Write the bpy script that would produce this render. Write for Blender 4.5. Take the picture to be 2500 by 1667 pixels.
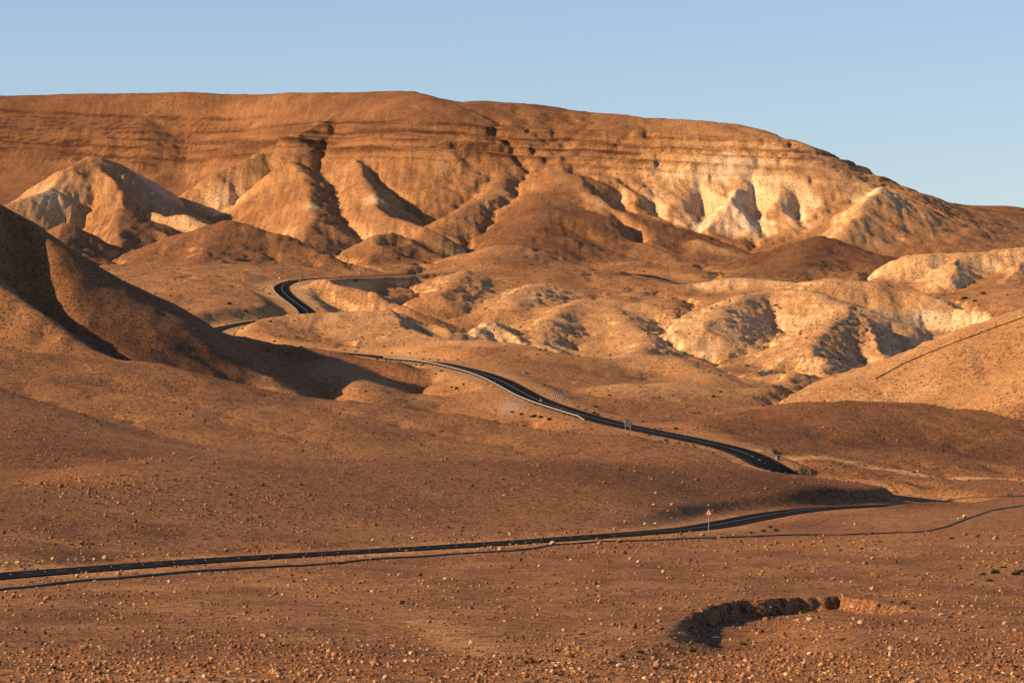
import bpy, bmesh, math, random
import numpy as np

# ------------------------------------------------------------------ scene, camera, sky, sun, exposure
for o in list(bpy.data.objects):
    bpy.data.objects.remove(o, do_unlink=True)
SC = bpy.context.scene
COL = SC.collection
random.seed(7)
RNG = np.random.default_rng(11)

FPX, CXP, HYP = 8000.0, 1250.0, 1000.0      # focal length, centre column and eye-level row in photo pixels
cam_d = bpy.data.cameras.new('camera')
cam_d.sensor_width = 36.0
cam_d.lens = 36.0 * FPX / 2500.0
cam_d.shift_y = (HYP - 833.5) / 2500.0
cam_d.clip_start = 0.5
cam_d.clip_end = 60000.0
cam = bpy.data.objects.new('camera', cam_d)
cam.rotation_euler = (math.radians(90), 0, 0)
COL.objects.link(cam)
SC.camera = cam

SUN_EL, SUN_AZ = 23.5, -103.0               # azimuth clockwise from the viewing direction (+Y)
world = bpy.data.worlds.new('World')
SC.world = world
world.use_nodes = True
wn = world.node_tree
wn.nodes.clear()
w_out = wn.nodes.new('ShaderNodeOutputWorld')
w_bg = wn.nodes.new('ShaderNodeBackground')
w_sky = wn.nodes.new('ShaderNodeTexSky')
w_sky.sky_type = 'NISHITA'
w_sky.sun_disc = False
w_sky.sun_elevation = math.radians(SUN_EL)
w_sky.sun_rotation = math.radians(SUN_AZ)
w_sky.altitude = 300
w_sky.air_density = 1.0
w_sky.dust_density = 0.5
w_sky.ozone_density = 3.0
w_bg.inputs['Strength'].default_value = 0.082
w_mul = wn.nodes.new('ShaderNodeMix'); w_mul.data_type = 'RGBA'; w_mul.blend_type = 'MULTIPLY'; w_mul.inputs[0].default_value = 1.0
w_mul.inputs[7].default_value = (1.045, .975, 1.02, 1)          # evening air a little less green
wn.links.new(w_sky.outputs[0], w_mul.inputs[6])
wn.links.new(w_mul.outputs[2], w_bg.inputs[0])
wn.links.new(w_bg.outputs[0], w_out.inputs[0])

sun_d = bpy.data.lights.new('sun', 'SUN')
sun_d.energy = 5.0
sun_d.angle = math.radians(0.5)
sun_d.color = (1.0, 0.70, 0.40)
sun = bpy.data.objects.new('sun', sun_d)
_e, _a = math.radians(SUN_EL), math.radians(SUN_AZ)
_to_sun = (math.sin(_a) * math.cos(_e), math.cos(_a) * math.cos(_e), math.sin(_e))
from mathutils import Vector, Matrix
sun.rotation_euler = Vector(_to_sun).to_track_quat('Z', 'Y').to_euler()
sun.location = (-300, -100, 300)
COL.objects.link(sun)

SC.view_settings.view_transform = 'Standard'
SC.view_settings.look = 'None'
SC.view_settings.gamma = 1.0
SC.view_settings.use_curve_mapping = False
SC.view_settings.exposure = 0.82

# ------------------------------------------------------------------ helpers
def P(px, py, y):
    """photo pixel + distance -> point in the scene"""
    return np.array([(px - CXP) / FPX * y, y, (HYP - py) / FPX * y])

def pts(lst):
    return np.array([P(*p[:3]) for p in lst])

def fade(t):
    return t * t * t * (t * (t * 6 - 15) + 10)

_perm = np.random.default_rng(3).permutation(512)
_perm = np.concatenate([_perm, _perm])
_gr = np.random.default_rng(4).normal(size=(512, 2))
_gr /= np.linalg.norm(_gr, axis=1)[:, None]

def perlin(x, y):
    xi = np.floor(x).astype(np.int64); yi = np.floor(y).astype(np.int64)
    xf = x - xi; yf = y - yi
    xi &= 511; yi &= 511
    def g(ix, iy, dx, dy):
        k = _perm[_perm[ix & 511] + (iy & 511)]
        return _gr[k, 0] * dx + _gr[k, 1] * dy
    u, v = fade(xf), fade(yf)
    a = g(xi, yi, xf, yf); b = g(xi + 1, yi, xf - 1, yf)
    c = g(xi, yi + 1, xf, yf - 1); d = g(xi + 1, yi + 1, xf - 1, yf - 1)
    return ((a + (b - a) * u) * (1 - v) + (c + (d - c) * u) * v) * 1.5

def fbm(x, y, octv=4, gain=0.5):
    s = 0; a = 1.0; n = 0
    for i in range(octv):
        s = s + a * perlin(x * 2 ** i + 17.3 * i, y * 2 ** i - 9.1 * i); n += a; a *= gain
    return s / n

def ridged(x, y, octv=3):
    s = 0; a = 1.0; n = 0
    for i in range(octv):
        s = s + a * (1 - np.abs(perlin(x * 2 ** i + 31.7 * i, y * 2 ** i + 5.3 * i)) * 2); n += a; a *= 0.5
    return s / n

def sstep(a, b, x):
    t = np.clip((x - a) / (b - a), 0, 1)
    return t * t * (3 - 2 * t)

def smax(a, b, k):
    d = np.maximum(k - np.abs(a - b), 0)
    return np.maximum(a, b) + d * d / (4 * k)

def smin(a, b, k):
    d = np.maximum(k - np.abs(a - b), 0)
    return np.minimum(a, b) - d * d / (4 * k)

def polydist(X, Y, line):
    """nearest point of a 3-D polyline in plan: distance, height, side (-1..1), arc parameter"""
    best = np.full(X.shape, 1e18); zz = np.zeros(X.shape); side = np.zeros(X.shape); arc = np.zeros(X.shape)
    acc = 0.0
    for i in range(len(line) - 1):
        ax, ay, az = line[i]; bx, by, bz = line[i + 1]
        dx, dy = bx - ax, by - ay
        L2 = dx * dx + dy * dy; L = math.sqrt(L2)
        t = np.clip(((X - ax) * dx + (Y - ay) * dy) / L2, 0, 1)
        ox = X - (ax + dx * t); oy = Y - (ay + dy * t)
        r2 = ox * ox + oy * oy
        m = r2 < best
        best = np.where(m, r2, best)
        zz = np.where(m, az + (bz - az) * t, zz)
        arc = np.where(m, acc + L * t, arc)
        r = np.sqrt(r2) + 1e-6
        side = np.where(m, (dx * oy - dy * ox) / (L * r), side)
        acc += L
    return np.sqrt(best), zz, side, arc

def spline(line, step):
    """Catmull-Rom through 3-D points, resampled about every step metres"""
    p = np.vstack([2 * line[0] - line[1], line, 2 * line[-1] - line[-2]])
    out = []
    for i in range(1, len(p) - 2):
        a, b, c, d = p[i - 1], p[i], p[i + 1], p[i + 2]
        n = max(2, int(np.linalg.norm(c - b) / 1.0))
        for t in np.arange(n) / n:
            out.append(0.5 * (2 * b + (c - a) * t + (2 * a - 5 * b + 4 * c - d) * t * t + (3 * b - a - 3 * c + d) * t ** 3))
    out.append(p[-2])
    out = np.array(out)
    s = np.concatenate([[0], np.cumsum(np.linalg.norm(np.diff(out, axis=0), axis=1))])
    n = max(2, int(round(s[-1] / step)))
    q = np.linspace(0, s[-1], n + 1)
    return np.stack([np.interp(q, s, out[:, k]) for k in range(3)], 1)

def smooth_line(a, n):
    a = a.copy()
    for _ in range(n):
        a[1:-1] = 0.25 * a[:-2] + 0.5 * a[1:-1] + 0.25 * a[2:]
    return a
# ------------------------------------------------------------------ the lie of the land
# soil base: (column, row, distance) marks of the ground, joined by a thin-plate surface
BASE = []
def colm(px, lst):
    for y, py in lst:
        BASE.append((px, py, y))
colm(-250, [(200,1648),(250,1545),(300,1468),(350,1402),(400,1320),(460,1200),(540,1190),(620,1140),(700,1040),(745,935),(775,965),(830,890),(880,850),(930,870),(1000,830),(1200,780),(1500,720),(1900,640),(2150,560),(2400,510),(2540,465),(2650,365),(2695,294),(2760,228),(2950,240),(4000,420)])
colm(0, [(200,1648),(250,1545),(300,1468),(350,1405),(400,1322),(470,1187),(540,1196),(620,1135),(700,1050),(748,972),(778,1000),(832,920),(872,868),(915,985),(1000,860),(1200,800),(1500,730),(1900,650),(2150,560),(2400,505),(2540,465),(2650,365),(2695,295),(2760,230),(2950,245),(4000,420)])
colm(200, [(200,1648),(250,1545),(300,1472),(371,1391),(430,1310),(545,1140),(620,1152),(680,1115),(735,1045),(762,1025),(785,1045),(830,965),(878,884),(915,985),(1000,870),(1200,810),(1500,740),(1800,660),(2000,640),(2150,580),(2400,505),(2540,465),(2640,365),(2685,294),(2740,226),(2950,240),(4000,420)])
colm(450, [(200,1648),(250,1545),(300,1475),(350,1424),(400,1371),(450,1310),(580,1117),(660,1140),(710,1100),(770,1040),(830,975),(882,918),(918,1000),(1000,910),(1200,850),(1400,765),(1600,690),(1750,660),(1900,640),(2100,590),(2350,505),(2470,482),(2560,445),(2630,360),(2662,294),(2700,224),(2950,240),(4000,420)])
colm(700, [(200,1648),(260,1535),(330,1450),(426,1357),(500,1260),(600,1119),(680,1142),(725,1100),(785,1040),(858,980),(905,1040),(1000,950),(1250,836),(1400,775),(1500,735),(1680,680),(1850,655),(2050,640),(2200,600),(2350,480),(2430,400),(2480,340),(2530,292),(2600,230),(2900,250),(4000,420)])
colm(1000, [(200,1648),(260,1535),(340,1444),(455,1338),(540,1236),(610,1124),(690,1146),(735,1102),(790,1045),(835,1000),(885,1030),(960,985),(1080,905),(1200,838),(1350,800),(1500,755),(1700,705),(1880,671),(2000,640),(2110,640),(2160,600),(2230,510),(2325,374),(2380,292),(2470,222),(2900,260),(4000,430)])
colm(1250, [(200,1648),(260,1535),(340,1444),(488,1324),(570,1215),(622,1126),(700,1146),(745,1105),(780,1070),(808,1040),(855,1065),(920,1020),(1000,950),(1150,834),(1250,830),(1400,800),(1600,740),(1800,680),(1900,655),(2000,640),(2120,635),(2200,550),(2325,374),(2380,300),(2440,248),(2900,280),(4000,440)])
colm(1500, [(200,1645),(260,1535),(340,1442),(430,1363),(513,1306),(580,1215),(635,1130),(700,1140),(740,1108),(765,1078),(800,1060),(860,1034),(950,990),(1050,930),(1150,872),(1220,875),(1400,800),(1600,740),(1800,690),(1900,660),(2050,640),(2200,530),(2310,380),(2350,320),(2415,276),(2900,300),(4000,450)])
colm(1750, [(200,1640),(260,1535),(340,1440),(450,1350),(562,1280),(610,1226),(680,1144),(725,1152),(745,1120),(785,1085),(830,1050),(900,1020),(1000,980),(1080,942),(1150,925),(1250,880),(1450,790),(1600,735),(1750,700),(1900,665),(2050,640),(2160,595),(2225,483),(2285,388),(2310,345),(2360,295),(2900,330),(4000,470)])
colm(1980, [(200,1640),(260,1535),(340,1440),(450,1345),(624,1242),(655,1216),(700,1174),(740,1160),(790,1110),(850,1050),(905,980),(960,995),(1080,965),(1200,900),(1350,835),(1550,755),(1700,700),(1850,680),(1950,650),(2050,630),(2150,568),(2255,414),(2300,362),(2900,400),(4000,520)])
colm(2250, [(200,1640),(260,1535),(340,1440),(450,1340),(600,1252),(680,1226),(740,1182),(790,1132),(850,1070),(905,990),(960,1010),(1050,985),(1200,920),(1350,840),(1550,760),(1650,720),(1800,700),(1950,650),(2050,610),(2150,560),(2240,472),(2320,478),(2480,495),(2900,510),(4000,600)])
colm(2480, [(200,1640),(260,1535),(340,1440),(450,1340),(600,1250),(680,1218),(740,1182),(800,1145),(850,1085),(905,1020),(960,1030),(1050,980),(1200,900),(1400,820),(1600,740),(1750,695),(1900,650),(2050,620),(2150,600),(2350,530),(2480,502),(2700,525),(4000,620)])
colm(2800, [(200,1640),(260,1535),(340,1440),(450,1340),(600,1250),(680,1215),(740,1185),(800,1150),(850,1110),(905,1060),(960,1050),(1050,980),(1200,880),(1400,800),(1600,730),(1750,690),(1900,660),(2050,640),(2150,620),(2350,580),(2480,560),(2700,560),(4000,640)])
for _px, _src in ((-900, -250), (3500, 2800)):
    for b in [b for b in BASE if b[0] == _src][::2]:
        BASE.append((_px, b[1], b[2]))

# spurs and hills: crest marks far->near or left->right, slope on the (left | front) side, slope on the other, crest rounding, tone
RIDGES = [
 # --- mesa spurs
 ([(392,255,2690),(343,287,2672),(270,330,2648),(178,382,2622),(100,428,2600),(57,455,2588),(0,498,2570)], .75,.55,5,.42),
 ([(845,270,2490),(786,300,2450),(714,330,2422),(636,373,2400),(607,388,2392),(536,422,2372),(482,462,2352),(440,505,2335)], .80,.62,5,.46),
 ([(1250,400,2320),(1229,444,2270),(1175,486,2215),(1104,528,2160),(1060,566,2120)], .75,.45,8,.40),
 ([(1264,476,2235),(1293,512,2180),(1300,545,2130)], .5,.5,12,.36),
 ([(1372,360,2335),(1364,405,2300),(1386,426,2270),(1425,457,2230),(1479,496,2180),(1511,530,2150),(1561,572,2105),(1621,616,2060),(1660,650,2020)], .40,.80,4,.42),
 ([(1386,426,2270),(1350,470,2210),(1336,505,2150),(1290,560,2080),(1240,600,2010),(1220,640,1940)], .62,.34,22,.22),
 ([(1795,462,2232),(1787,483,2215),(1765,520,2190),(1725,560,2165),(1692,584,2150)], .9,.75,3,.50),
 ([(1787,481,2215),(1807,508,2195),(1837,558,2165),(1864,600,2140)], .5,.9,3,.52),
 # --- foot hills under the mesa
 ([(300,400,2290),(236,384,2270),(250,420,2240),(292,470,2200),(321,523,2150),(357,553,2120),(430,585,2080)], 0.65,0.79,3,.40),
 ([(236,384,2270),(171,412,2240),(118,462,2200),(57,486,2170),(0,500,2150),(-60,520,2130)], 0.58,0.63,3,.50),
 ([(271,398,2280),(321,416,2300),(375,444,2320),(425,470,2340)], 0.89,0.63,3,.60),
 ([(380,520,2190),(410,526,2170),(454,523,2165),(500,546,2140),(540,580,2110)], 0.63,0.58,4,.66),
 ([(307,505,2130),(296,540,2095),(290,590,2040),(300,625,2000)], 0.63,0.50,4,.34),
 ([(154,544,2010),(140,590,1960),(160,640,1900),(220,690,1830)], 0.65,0.44,5,.26),
 ([(543,541,2010),(520,580,1960),(500,620,1900),(480,655,1840)], 0.61,0.38,8,.30),
 ([(543,541,2010),(607,550,2005),(679,571,1990),(750,602,1960),(821,645,1920)], 0.36,0.53,8,.28),
 ([(722,395,2345),(745,440,2262),(760,480,2185),(764,537,2100),(745,580,2050),(720,620,1990)], 0.65,0.47,3,.36),
 ([(862,390,2345),(890,438,2258),(907,478,2185),(918,510,2150),(961,526,2120),(1040,558,2085)], 0.53,0.63,3,.46),
 ([(946,567,2060),(930,600,2010),(900,640,1950),(880,662,1900)], 0.59,0.42,4,.34),
 ([(946,567,2060),(1000,586,2050),(1068,615,2030),(1121,644,2000)], 0.40,0.58,4,.36),
 ([(1229,601,1990),(1200,640,1930)], 0.32,0.32,15,.44),
 ([(1560,640,1990),(1500,655,1950)], 0.32,0.42,9,.40),
 ([(1707,588,2110),(1690,620,2070),(1700,650,2040)], 0.63,0.47,5,.52),
 ([(1707,588,2110),(1772,607,2100),(1814,632,2080)], 0.42,0.53,5,.52),
 ([(2150,455,2215),(2120,485,2175),(2101,514,2140),(2080,550,2095),(2040,590,2050)], 0.65,0.44,4,.52),
 ([(2260,484,2270),(2235,500,2230),(2210,540,2170),(2190,580,2120)], 0.63,0.42,4,.36),
 ([(2365,558,2170),(2340,585,2120),(2330,610,2080)], 0.63,0.38,5,.36),
 ([(2002,581,2010),(1960,620,1950),(1900,660,1880)], 0.42,0.42,17,.16),
 ([(2002,581,2010),(2078,606,1990),(2136,642,1950),(2231,686,1890)], 0.36,0.42,13,.18),
 ([(2212,625,1900),(2270,617,1890),(2365,615,1890),(2560,600,1900)], 0.58,0.32,4,.62),
 ([(2360,615,1890),(2330,650,1840),(2300,690,1790)], 0.53,0.73,3,.62),
 ([(2480,640,1860),(2470,670,1820),(2440,700,1770)], 0.73,0.53,3,.58),
 # --- middle hills
 ([(1660,712,1790),(1753,678,1800),(1830,671,1800),(1906,682,1790),(2021,690,1780)], 0.39,0.45,4,.62),
 ([(1925,690,1720),(2021,680,1700),(2136,688,1690),(2251,714,1670),(2330,735,1640)], 0.34,0.34,5,.55),
 ([(736,693,1600),(761,678,1620),(807,685,1610),(914,718,1570),(1007,748,1520)], 0.56,0.45,3,.40),
 ([(1129,661,1800),(1100,690,1740),(1070,720,1680)], 0.47,0.40,7,.45),
 ([(1129,661,1800),(1164,695,1770),(1200,731,1720)], 0.34,0.56,4,.40),
 ([(1307,692,1760),(1270,715,1710),(1240,745,1640)], 0.40,0.38,9,.52),
 ([(1414,731,1640),(1360,760,1570),(1310,800,1480),(1290,840,1400)], 0.49,0.40,9,.50),
 ([(1414,731,1640),(1486,735,1640),(1585,742,1620),(1652,757,1590)], 0.36,0.45,6,.52),
 ([(1486,735,1640),(1540,790,1520),(1580,830,1420),(1560,870,1320)], 0.34,0.47,9,.50),
 ([(1200,786,1480),(1170,805,1430),(1140,825,1380)], 0.67,0.56,4,.66),
 ([(1200,786,1480),(1271,812,1420),(1379,872,1300)], 0.56,0.62,4,.58),
 ([(600,797,1345),(640,784,1360),(716,764,1380),(789,764,1385),(879,760,1385),(950,757,1390)], 0.27,0.45,4,.50),
 ([(950,757,1390),(1004,799,1320),(1060,818,1270),(1111,829,1240)], 0.22,1.01,3,.52),
 ([(900,845,1235),(1100,828,1200),(1236,835,1155),(1279,846,1145),(1325,867,1125),(1379,876,1120),(1450,878,1120),(1540,871,1130),(1628,872,1130),(1700,900,1100)], 0.22,0.39,4,.54),
 ([(1500,938,1010),(1649,930,1030),(1755,943,1040),(1883,943,1050),(1946,957,1040),(1990,975,1020)], 0.25,0.45,4,.54),
 ([(1628,870,1160),(1680,900,1120),(1760,925,1085)], 0.28,0.67,3,.50),
 ([(2087,750,1560),(2030,790,1440),(1990,840,1330),(1940,900,1210),(1900,940,1120)], 0.40,0.69,6,.54),
 ([(2087,750,1560),(1980,712,1640),(1900,705,1680),(1800,725,1640),(1760,745,1590),(1720,800,1450)], 0.36,0.45,7,.58),
 ([(2050,772,1530),(2000,815,1420),(1950,868,1310),(1895,930,1170)], 0.40,0.69,3,.58),
 ([(2087,752,1560),(2160,752,1570),(2244,757,1580),(2330,752,1580),(2420,760,1560)], 0.95,0.22,3,.66),
 ([(2110,770,1520),(2140,830,1400),(2190,880,1320)], 0.56,0.90,3,.55),
 ([(2850,650,1022),(2650,705,1036),(2500,759,1050),(2350,812,1068),(2223,858,1085),(2138,905,1100),(2053,972,1120)], .42,.40,5,.54),
 # --- stony rise ending in the road cut
 ([(1700,1143,672),(1830,1152,690),(1960,1166,702),(2060,1180,706),(2135,1190,702)], .13,.5,4,.24),
 # --- smooth apron in front of the left hill
 ([(-150,852,868),(0,864,872),(179,875,878),(314,889,880),(429,907,880),(500,925,875),(661,968,862),(840,989,848),(1000,1005,838),(1250,1042,810),(1500,1078,778),(1700,1112,745)], .15,.45,9,.36),
 ([(-600,760,730),(-250,880,738),(0,966,742),(130,1010,745),(260,1046,748)], .20,.55,5,.34),
 # --- left hill and its spurs
 ([(-420,370,1160),(-150,425,988),(0,508,1020),(60,560,1033),(136,613,1048),(232,681,1068),(321,720,1085),(411,768,1095),(500,800,1100),(643,832,1108),(760,852,1100),(860,866,1085),(955,884,1062),(1010,930,1035),(1150,985,970),(1260,1012,930)], .70,.6,5,.24),
 ([(-200,510,985),(-120,580,962),(-40,655,940),(20,712,925),(80,765,912),(150,814,900),(290,890,882)], .52,.85,4,.44),
 ([(205,712,1035),(240,765,995),(265,805,965),(290,850,940),(345,905,912)], .48,.66,8,.42),
 ([(440,782,1098),(520,812,1060),(565,850,1010),(610,900,958),(690,960,912)], .50,.60,6,.48),
 ([(800,872,1092),(840,910,1010),(920,968,940)], .45,.5,6,.40),
 ([(1120,975,982),(1170,1000,945),(1230,1030,895)], .5,.5,5,.52),
]
# gullies: floor marks, bank slope on either side, rounding
GULLIES = [
 ([(1480,405,2295),(1500,467,2262),(1530,532,2218),(1580,602,2165)], .7,.9,2),
 ([(1585,405,2292),(1600,482,2250),(1622,552,2205),(1655,627,2155)], .75,.85,2),
 ([(1700,400,2290),(1712,487,2245),(1722,557,2205),(1695,624,2155)], .75,.9,2),
 ([(1825,405,2285),(1832,482,2245),(1852,552,2200),(1885,624,2150)], .75,.9,2),
 ([(1930,420,2268),(1950,502,2222),(1962,572,2178),(1955,630,2135)], .75,.9,2),
 ([(2045,440,2246),(2032,524,2202),(2010,594,2155)], .75,.9,2),
 ([(1640,775,1560),(1652,800,1490),(1690,850,1380),(1760,905,1250),(1850,945,1150),(1950,982,1050)], .70,.50,3),
 ([(1520,690,1800),(1580,738,1710),(1640,785,1600)], .6,.6,3),
 ([(1825,858,1380),(1838,905,1290),(1835,945,1190)], .55,.45,3),
 ([(1935,885,1350),(1930,935,1240),(1920,970,1140)], .55,.45,3),
 ([(985,775,1440),(1060,822,1350),(1130,850,1260),(1250,860,1200)], .7,.5,3),
 ([(1190,740,1660),(1280,810,1480),(1330,860,1350),(1411,890,1210),(1470,900,1170)], .55,.45,3),
 ([(40,745,985),(110,820,945),(180,880,920),(260,930,900),(400,972,888)], .9,.8,2),
 ([(-150,990,768),(0,1016,770),(120,1040,774),(250,1066,778),(380,1088,780)], .40,.75,2),
 ([(2193,640,1870),(2230,672,1830),(2300,705,1780),(2461,725,1700)], .7,.6,2),
 ([(2320,780,1520),(2260,850,1420),(2200,905,1320),(2120,960,1200),(2040,1000,1070)], .6,.8,3),
 ([(870,640,1960),(1010,590,2080),(1060,575,2110)], .5,.5,3),
 ([(1420,470,2215),(1560,590,2115),(1610,640,2030)], .8,.6,3),
 ([(700,1005,905),(1000,1010,890),(1200,1045,855),(1350,1062,825),(1600,1095,775),(1800,1135,735)], .25,.3,4),
]

# ------------------------------------------------------------------ the road, one line from the far pass to the near plain
ROAD_MARKS = [
 (2120,702,1740),(2000,694,1770),(1900,684,1795),(1790,680,1810),(1700,694,1815),(1640,689,1850),(1600,678,1890),(1540,668,1930),
 (1400,663,1900),(1250,663,1895),(1120,665,1890),(1000,671,1860),(900,675,1795),(820,678,1730),(760,681,1690),(718,686,1665),(690,697,1630),(690,710,1590),(708,728,1550),
 (735,748,1505),(752,764,1475),(745,777,1448),(705,783,1430),(650,781,1420),(590,790,1400),(520,808,1360),(520,830,1310),(620,846,1265),(780,858,1215),(900,868,1180),(975,878,1150),
 (1060,886,1105),(1140,903,1055),(1216,927,1005),(1310,975,945),(1400,1006,905),(1500,1034,862),(1600,1055,825),(1700,1075,795),(1790,1096,778),(1842,1116,762),(1890,1142,742),(2000,1180,738),(2150,1208,730),
 (2262,1222,714),(2300,1227,690),(2240,1230,664),(2110,1235,645),(1990,1242,624),(1905,1252,606),(1832,1265,586),(1765,1278,565),(1705,1288,547),(1600,1298,524),(1400,1313,502),(1200,1327,480),(1000,1339,456),
 (750,1353,429),(500,1368,404),(250,1386,376),(0,1405,350),(-200,1423,330),(-450,1447,310)]
ROAD = spline(pts(ROAD_MARKS), 2.0)
ROAD[:, 2] = smooth_line(ROAD[:, 2], 12)
for _k in range(4):
    ROAD[:, :2] = smooth_line(ROAD[:, :2], 3)
ROAD_S = np.concatenate([[0], np.cumsum(np.linalg.norm(np.diff(ROAD[:, :2], axis=0), axis=1))])
ROAD_W = 3.7

def tps_fit(c):
    q = np.stack([c[:, 0] / 1100.0, np.log(c[:, 2]) * 4.0], 1)
    n = len(q)
    d2 = ((q[:, None] - q[None]) ** 2).sum(-1)
    K = 0.5 * d2 * np.log(d2 + 1e-12) + np.eye(n) * 0.002
    Pm = np.hstack([np.ones((n, 1)), q])
    A = np.zeros((n + 3, n + 3)); A[:n, :n] = K; A[:n, n:] = Pm; A[n:, :n] = Pm.T
    return q, np.linalg.solve(A, np.concatenate([c[:, 1], np.zeros(3)]))

def tps_eval(q, w, px, y):
    u = (px / 1100.0).ravel(); v = (np.log(y) * 4.0).ravel()
    out = np.empty(u.shape)
    for s in range(0, len(u), 20000):
        a, b = u[s:s + 20000, None] - q[:, 0], v[s:s + 20000, None] - q[:, 1]
        d2 = (a * a + b * b).astype(np.float32) + np.float32(1e-9)
        out[s:s + 20000] = (0.5 * d2 * np.log(d2)) @ w[:-3].astype(np.float32) + w[-3] + w[-2] * u[s:s + 20000] + w[-1] * v[s:s + 20000]
    return out.reshape(px.shape)

# sheet raster: finer near the road plain and on the mesa face, coarser out of sight
cols = np.concatenate([np.arange(-700, -60, 16.0), np.arange(-60, 2560, 4.0), np.arange(2560, 3300, 16.0)])
def rng(a, b, st): return np.arange(a, b, st)
rows = np.concatenate([rng(12, 150, 6), rng(150, 340, .8), rng(340, 520, 1.6), rng(520, 780, 2.2), rng(780, 1060, 2.6), rng(1060, 1700, 3.4),
                       rng(1700, 2080, 3.0), rng(2080, 2480, 2.0), rng(2480, 2800, 3.6), rng(2800, 3300, 25), rng(3300, 9000, 400)])
PXg, Yg = np.meshgrid(cols, rows)
Xg = (PXg - CXP) / FPX * Yg

BASE = [(a, b + (80 * math.exp(-((c - 1480) / 230.0) ** 2) if 950 < a < 2400 else 0), c) for a, b, c in BASE]
_q, _w = tps_fit(np.array(BASE, float))
# evaluate the smooth base on a thinner raster and interpolate
ci = np.unique(np.concatenate([np.arange(0, len(cols), 4), [len(cols) - 1]])); ri = np.unique(np.concatenate([np.arange(0, len(rows), 3), [len(rows) - 1]]))
bpy_c = tps_eval(_q, _w, PXg[np.ix_(ri, ci)], Yg[np.ix_(ri, ci)])
tmp = np.stack([np.interp(cols, cols[ci], r) for r in bpy_c])
basepy = np.stack([np.interp(np.log(rows), np.log(rows[ri]), tmp[:, k]) for k in range(len(cols))], 1)
H = (HYP - basepy) / FPX * Yg
_sk = np.array([(-700,240,2760),(0,230,2755),(200,226,2740),(446,222,2710),(765,226,2600),(845,223,2540),(914,219,2500),(1010,220,2470),(1074,239,2460),(1127,249,2455),(1180,245,2450),(1297,251,2440),(1446,270,2420),(1595,287,2400),(1722,292,2370),(1807,300,2350),(1882,317,2330),(1945,344,2310),(1988,361,2300),(2052,380,2290),(2126,415,2270),(2190,447,2255),(2243,468,2250),(2286,480,2300),(2317,478,2420),(2339,470,2480),(2381,478,2480),(2500,505,2480),(3300,600,2480)], float)
_v = (HYP - np.interp(cols, _sk[:, 0], _sk[:, 1])) / FPX
_rim = np.interp(cols, _sk[:, 0], _sk[:, 2])
VCAP, ZCAP = _v[None, :] * Yg, (_v * _rim)[None, :] + 0 * Yg
near = -1.8 - 0.0765 * Yg
wn_ = sstep(190, 215, Yg)
H = near * (1 - wn_) + H * wn_
_far = sstep(3000, 4200, Yg)
H = H * (1 - _far) + (-30 + 0.0 * H) * _far
TONE = 0.36 + 0 * H

wx = fbm(Xg / 70.0, Yg / 70.0, 3); wy = fbm(Xg / 70.0 + 50, Yg / 70.0 + 20, 3)
amp = np.clip(Yg / 1000.0, .2, 2.3) * 4.0
Xw, Yw = Xg + wx * amp, Yg + wy * amp
n_fine = fbm(Xg / 26.0, Yg / 26.0, 4)
n_mid = fbm(Xg / 120.0 + 8, Yg / 120.0, 4)

for marks, sa, sb, r0, tone in RIDGES:
    line = pts(marks)
    reach = max(60, (line[:, 2].max() + 25) / min(sa, sb) * 0.6)
    y0, y1 = line[:, 1].min() - 420, line[:, 1].max() + 420
    r_a, r_b = np.searchsorted(rows, y0), np.searchsorted(rows, y1)
    if r_b <= r_a: continue
    sl = slice(r_a, r_b)
    hh = np.full(Xw[sl].shape, -1e6)
    for i in range(len(line) - 1):
        r, z, side, _ = polydist(Xw[sl], Yw[sl], line[i:i + 2])
        s = (sa + (sb - sa) * (0.5 + 0.5 * side)) * (1 + 0.12 * n_mid[sl])
        e = np.sqrt(r * r + r0 * r0) - r0
        # slopes ease out towards the foot
        hh = np.maximum(hh, z - s * e * (1 - 0.22 * sstep(40, 130, e) + (e / 330.0) ** 2))
    k = 2.0 + r0 * 0.25
    win = sstep(-k, k, hh - H[sl])
    TONE[sl] = TONE[sl] * (1 - win) + tone * win
    H[sl] = smax(H[sl], hh, k)

for marks, sa, sb, r0 in GULLIES:
    line = pts(marks)
    y0, y1 = line[:, 1].min() - 170, line[:, 1].max() + 170
    sl = slice(np.searchsorted(rows, y0), np.searchsorted(rows, y1))
    hh = np.full(Xw[sl].shape, 1e6)
    seglen = np.linalg.norm(np.diff(line[:, :2], axis=0), axis=1); L = seglen.sum(); acc = 0.0
    for i in range(len(line) - 1):
        r, z, side, arc = polydist(Xw[sl], Yw[sl], line[i:i + 2])
        arc = arc + acc; acc += seglen[i]
        s = sa + (sb - sa) * (0.5 + 0.5 * side)
        e = np.sqrt(r * r + r0 * r0) - r0
        endw = np.clip(arc / 70, 0, 1) * np.clip((L - arc) / 70, 0, 1)
        hh = np.minimum(hh, z + s * e * (1 + (e / 45.0) ** 2) + (1 - endw) * 22)
    H[sl] = smin(H[sl], hh, 2.5)

_m = Yg > 2150
H = np.where(_m, smin(smin(H, VCAP, 3.0), ZCAP, 3.0), H)
def gradients(H):
    dHdp = np.gradient(H, cols, axis=1) * FPX / Yg
    dHdY = np.gradient(H, rows, axis=0) - dHdp * Xg / Yg
    return dHdp, dHdY

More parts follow.
